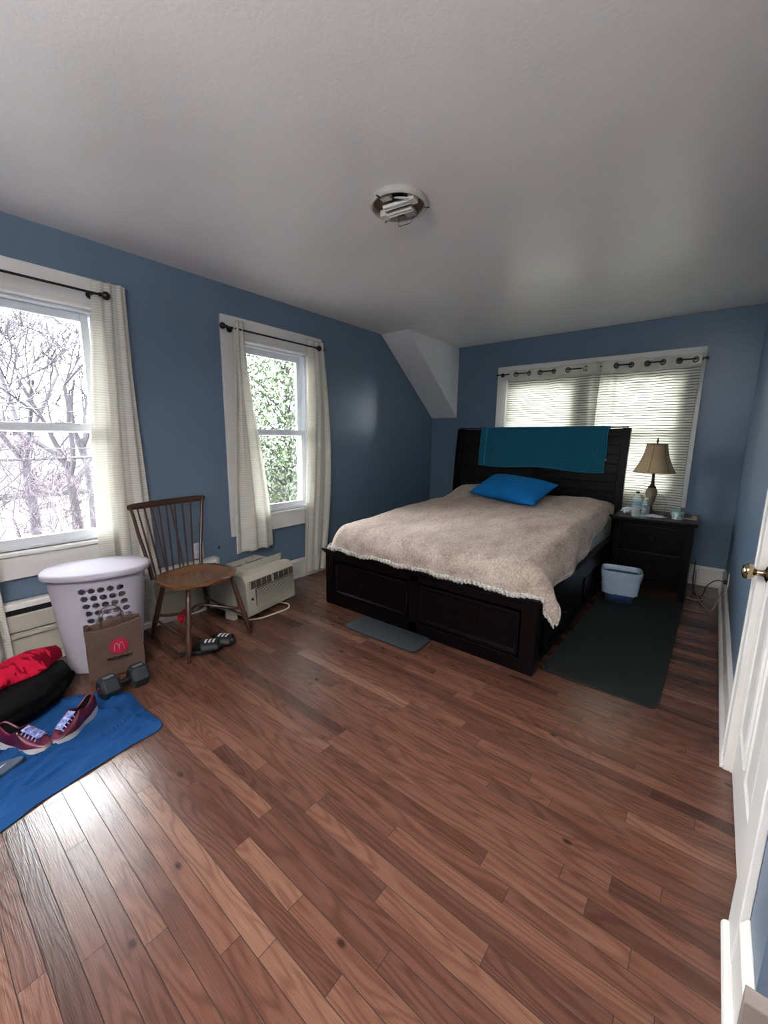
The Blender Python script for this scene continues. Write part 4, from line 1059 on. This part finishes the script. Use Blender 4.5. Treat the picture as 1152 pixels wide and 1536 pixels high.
# maroon running shoes
def shoe(label, x, y, z, rz, flip=1, group=None):
    t = thing('running_shoe', label, 'shoe', (x, y, z), rz)
    Ls, N_ = .225, 60
    def half(q):       # width at q 0 heel .. 1 toe
        return .030+.014*math.exp(-((q-.72)/.22)**2)-.004*math.exp(-((q-.42)/.12)**2) if q < .99 else .02
    def ol(a, k=1, z=0):
        c, s = math.cos(a), math.sin(a); q = (c+1)/2; wv = half(q)*1.05
        e = (1-abs(c)**5)**.3 if abs(c) < 1 else 0
        return Vector((Ls/2*c, (1 if s > 0 else -1)*wv*k*max(abs(s)**.55, 0) + flip*.008*math.sin(q*PI*1.0)*0+flip*.012*(q-.5)**2*4*(1 if q > .5 else 0), z))
    mb = MB()
    def sole(u, v):
        a = u*2*PI; c = math.cos(a); q = (c+1)/2
        zt = .030+.014*sm((.35-q)/.35)+.006*math.sin(q*9)
        zb = .012*sm((q-.75)/.25)
        k = 1+.03*math.sin(v*PI)
        if v < .15: return ol(a, v/.15*.98, zb)
        w = (v-.15)/.85; p = ol(a, k, zb+(zt-zb)*w); p.x *= 1+.01*math.sin(w*PI); return p
    mb.grid(N_, 14, sole, closeu=True); mb.build('sole', M_sole, t, smooth=True, auto=False)
    mb = MB()
    def upper(u, v):
        a = u*2*PI; c = math.cos(a); q = (c+1)/2
        zt = .030+.014*sm((.35-q)/.35)+.004*math.sin(q*9)
        if q > .52: top = .045+.045*(1-q)/.48
        else: top = .090-.018*math.exp(-((q-.30)/.12)**2)+.014*sm((.18-q)/.18)
        rim = .74 if q < .56 else .74*(1-sm((q-.56)/.2))
        k = 1-(1-rim)*v**2.0
        p = ol(a, k*.97, zt-.004+(top-zt)*math.sin(v*PI/2)**.9)
        if q > .5: p.x = -0.01+(p.x+.01)*(1-.60*v**1.7)
        else: p.x = p.x*(1-.12*v)+.0
        return p
    mb.grid(N_, 16, upper, closeu=True); up = mb.build('upper', M_maroon, t, smooth=True, auto=False, solid=.004)
    mb = MB(); mb.tube([upper(i/N_, .985)+Vector((0, 0, .001)) for i in range(N_)], .0045, 8, closed=True); mb.build('collar', M_maroon, up, smooth=True)
    q = MB(); lv_ = []
    for vv, dz in ((.96, -.004), (.90, -.014), (.6, -.03)):
        lv_.append([q.bm.verts.new(Vector(((upper(i/N_, .97).x+.02)*(.96 if vv > .8 else .7)-.02, upper(i/N_, .97).y*(.93 if vv > .8 else .6), upper(i/N_, .97).z+dz))) for i in range(N_)])
    for a_, b_ in zip(lv_, lv_[1:]):
        for i in range(N_): q.bm.faces.new((a_[i], a_[(i+1) % N_], b_[(i+1) % N_], b_[i]))
    q.bm.faces.new(lv_[-1]); q.build('lining', M_blk, up, smooth=True, auto=False)
    MB().grid(24, 3, lambda u, v: Vector((-.12+.155*u, (v-.5)*.060*math.sin(PI*(.1+.85*u)), .040+.0*v))).build('insole', M_rub, t)
    MB().grid(6, 10, lambda u, v: Vector((.005+.075*v, (u-.5)*.034, .088-.032*v+.002*math.sin(v*60)))).build('tongue', M_lace, t, smooth=True, solid=.003)
    mb = MB()
    for k in range(5):
        xx = .012+.014*k; zz = .087-.0062*k
        mb.tube(bez([(xx, -.026, zz-.014), (xx+.004, -.010, zz), (xx+.010, .010, zz), (xx+.010, .026, zz-.014)], 12), .0026, 6)
    mb.build('laces', M_lace, up, smooth=True)
    MB().tube([(-.128, 0, .090), (-.142, 0, .102), (-.150, 0, .088), (-.146, 0, .070)], .004, 6).build('heel_loop', M_maroon, up, smooth=True)
CZ = .0075
shoe('maroon running shoe on the blue cloth, right one of the toe-to-toe pair', .868, .405, CZ, math.radians(-58), 1)
shoe('maroon running shoe on the blue cloth, left one beside the navy sandal', .845, .240, CZ, math.radians(35), -1)
slide('navy slide sandal with a small white mark, front edge of blue cloth at left', .965, .085, math.radians(-84), M_navy, M_rub, stripes=False, z=CZ+.004, L_=.27, mark=True)

# ------------------------------------------------------------------ outside
GZ = -3.1
M_bark = mat('grey_bark', '262127', .9, c2='1c181d', scale=8)
M_twig = mat('pale_twigs', '2f272c', .9, c2='3f353b', scale=3)
M_leafg = mat('glossy_leaf', '26301d', .35, c2='3c4a2b', scale=3)
M_snow = mat('pale_winter_lawn', '33312c', .9, c2='3d3b36', scale=.4)
g = MB().box((-60, -40, GZ-.2), (40, 60, GZ)).build('ground', M_snow, None); struct(g)
def branch(mb, p, d, ln, r, depth, rnd, twist=.35, nb=3, up=.12, minr=.004, seg=5):
    n = 5; pts = [p.copy()]; q = p.copy(); dd = d.normalized()
    for i in range(n):
        dd = (dd+Vector((rnd.uniform(-1, 1), rnd.uniform(-1, 1), rnd.uniform(-1, 1)))*twist*.35+Vector((0, 0, up*.2))).normalized()
        q = q+dd*ln/n; pts.append(q.copy())
    r1 = r*.62; mb.tube(pts, [r+(r1-r)*i/n for i in range(n+1)], seg if r > .01 else 3, cap=False)
    if depth == 0: return
    for k in range(nb):
        i = rnd.randint(2, n); ax = Vector((rnd.uniform(-1, 1), rnd.uniform(-1, 1), rnd.uniform(-.5, 1))).normalized()
        nd_ = (dd*.75+ax*.85).normalized()
        branch(mb, pts[i], nd_, ln*rnd.uniform(.55, .8), max(r1*rnd.uniform(.5, .8), minr), depth-1, rnd, twist, nb, up, minr, seg)
def tree(label, x, y, h, r, seed, depth=5, nb=3, lean=(0, 0), m=M_bark, th=.45, minr=.008):
    rnd = random.Random(seed); t = thing('bare_tree', label, 'tree', (x, y, GZ))
    mb = MB(); p = Vector((0, 0, -.05)); top = Vector((lean[0], lean[1], h*th))
    mb.tube([p, p.lerp(top, .5)+Vector((.05, .05, 0)), top], [r, r*.85, r*.72], 8)
    mb.build('trunk', m, t, smooth=True)
    mb = MB()
    for k in range(4):
        a = k*PI/2+rnd.random(); branch(mb, top-Vector((0, 0, rnd.random()*h*.1)), Vector((math.cos(a)*.6, math.sin(a)*.6, 1)), h*.28, r*.5, depth, rnd, .5, nb, .15, minr)
    mb.build('branches', m, t, smooth=True)
tree('tall bare tree with forked grey branches outside the first window, right side', -9.8, 3.05, 8.4, .13, 3, 4, 3, minr=.016)
tree('tall bare tree farther behind, in the left half of the first window', -12.6, 2.7, 9.4, .15, 12, 4, 3, minr=.018)
tree('slim bare tree farthest back near the right edge of the first window', -14.2, 4.6, 9.6, .12, 29, 4, 2, minr=.02)
tree('low twiggy tree close outside the lower right of the first window', -5.6, 2.35, 4.1, .05, 21, 5, 3, m=M_twig, minr=.006)
tree('low twiggy tree outside the lower left of the first window', -7.2, 1.75, 4.3, .05, 33, 5, 3, m=M_twig, minr=.007)
# distant brush
def brush(label, x, y, h, w, seed, m):
    rnd = random.Random(seed); t = thing('shrub', label, 'shrub', (x, y, GZ)); mb = MB()
    for k in range(700):
        a = rnd.random()*2*PI; rr = w*math.sqrt(rnd.random()); b = Vector((rr*math.cos(a)*.6, rr*math.sin(a)*.6, -.02))
        hh = h*rnd.uniform(.5, 1)*(1-.4*(rr/w)**2); e = Vector((b.x*1.7+rnd.uniform(-.3, .3), b.y*1.7+rnd.uniform(-.3, .3), hh)); md = b.lerp(e, .5)+Vector((rnd.uniform(-.3, .3), rnd.uniform(-.3, .3), 0))
        mb.tube([b, md, e], [.03, .02, .008], 3, cap=False)
    mb.build('twigs', m, t)
M_hill = mat('pinkish_brush', '33272f', .95, c2='281f26', scale=3)
brush('tall pinkish thicket of bare brush far off behind the trees, left of the first window', -30, 4.0, 9.6, 2.6, 5, M_hill)
brush('pinkish thicket of bare brush far off to the right of the pale house', -29, 9.5, 7.4, 3.2, 6, M_hill)
brush('grey bare shrub in the yard in front of the pale house', -12.0, 3.6, 1.5, 1.0, 7, M_twig)
# neighbour house
ho_ = thing('house', 'pale sided neighbouring house with a brown shingle roof outside the first window', 'house', (-17, 2.5, GZ))
M_side = mat('white_siding', 'd6d3d0', .7); M_roof = mat('brown_shingles', '2b2226', .9, c2='221b1f', scale=6, stretch=(1, 1, 4))
hx0, hx1, hy0, hy1 = -24, -15.5, -6, 8.5
MB().box((hx0, hy0, GZ), (hx1, hy1, -.65)).build('house_walls', M_side, ho_, world=True)
MB().prism([(hx0-.4, -.75), ((hx0+hx1)/2, 1.15), (hx1+.4, -.75), (hx1+.4, -.62), ((hx0+hx1)/2, 1.3), (hx0-.4, -.62)], 1, hy0-.4, hy1+.4).build('house_roof', M_roof, ho_, world=True)
MB().box((hx1+.36, hy0-.4, -.80), (hx1+.5, hy1+.4, -.66)).build('gutter', M_rub, ho_, world=True)
for yy in (3.3, 5.0):
    w_ = MB().box((hx1, yy, -1.95), (hx1+.04, yy+.6, -1.05)).build('house_window', M_louv, ho_, world=True, )
MB().box((hx1+.9, hy0, -2.35), (hx1+1.0, hy1, -2.22)).build('porch_rail', M_hex, ho_, world=True)
# evergreen with glossy leaves outside second window
def leafy(label, x, y, z0, z1, w, n, seed):
    rnd = random.Random(seed); t = thing('evergreen_tree', label, 'tree', (x, y, GZ)); mb = MB()
    mb.tube([(0, 0, -.05), (.1, 0, 1.5), (0, .1, z1-GZ-.6)], [.10, .08, .03], 8); mb2 = MB()
    for k in range(60):
        a = rnd.random()*2*PI; zz = rnd.uniform(z0, z1)-GZ; e = Vector((w*math.cos(a)*rnd.uniform(.4, 1), w*math.sin(a)*rnd.uniform(.4, 1), zz+.3)); mb.tube([(0, 0, zz-.4), e*.5+Vector((0, 0, zz*.5-.1)), e], [.02, .013, .006], 4, cap=False)
    mb.build('trunk', M_bark, t, smooth=True)
    for k in range(n):
        while True:
            v = Vector((rnd.uniform(-1, 1), rnd.uniform(-1, 1), rnd.uniform(-1, 1)))
            if .25 < v.length < 1: break
        c = Vector((v.x*w, v.y*w, (z0+z1)/2-GZ+v.z*(z1-z0)/2)); s = rnd.uniform(.035, .06)
        m_ = Matrix.Translation(c) @ Euler((rnd.uniform(-1.2, 1.2), rnd.uniform(-1.2, 1.2), rnd.random()*6.28)).to_matrix().to_4x4()
        mb2._add([m_ @ Vector(p) for p in ((-s, 0, 0), (-s*.2, s*.45, .006), (s, 0, 0), (-s*.2, -s*.45, .006))], [(0, 3, 2, 1)])
    mb2.build('leaves', M_leafg, t)
leafy('evergreen tree with glossy green leaves filling the second window', -3.9, 5.3, -.7, 3.6, 1.5, 17000, 4)
brush('dense bare shrub with pale twigs below the evergreen outside second window', -6.6, 6.6, 4.9, 1.4, 17, M_twig)
def cable(label, p0, p1, sag, r):
    p0, p1 = Vector(p0), Vector(p1); pts = [p0.lerp(p1, i/30)-Vector((0, 0, sag*4*(i/30)*(1-i/30))) for i in range(31)]
    tag(MB().tube(pts, r, 5).build('overhead_cable', M_rub, None), label, 'cable')
cable('dark overhead cable crossing the upper pane of the first window', (-8, -8, 2.6), (-8, 14, 1.5), .25, .013)
cable('thick dark overhead cable crossing the lower pane of the first window', (-8.2, -8, .75), (-8.2, 14, 1.1), .1, .028)
cable('thin overhead cable just above the thick one in the lower pane', (-8.2, -8, 1.0), (-8.2, 14, 1.25), .1, .012)

# look-alikes share a group
for nm, gr in (('curtain_rod', 'black curtain rods'), ('curtain', 'cream window curtains'), ('wall_outlet', 'wall outlets'), ('water_bottle', 'water bottles on the nightstand'),
               ('running_shoe', 'pair of maroon running shoes'), ('power_cord', 'power cords in the back corner'), ('floor_mat', 'dark foam mats by the bed'),
               ('bare_tree', 'bare trees outside the windows'), ('shrub', 'bare shrubs outside the windows'), ('overhead_cable', 'overhead cables outside'), ('tissue', 'crumpled tissues on the nightstand')):
    for o in COL.objects:
        if o.parent is None and o.name.split('.')[0] == nm and 'label' in o: o['group'] = gr
for o in COL.objects:
    if o.parent is None and o.name.startswith('slide_sandal') and 'black' in o['label']: o['group'] = 'pair of black slide sandals'
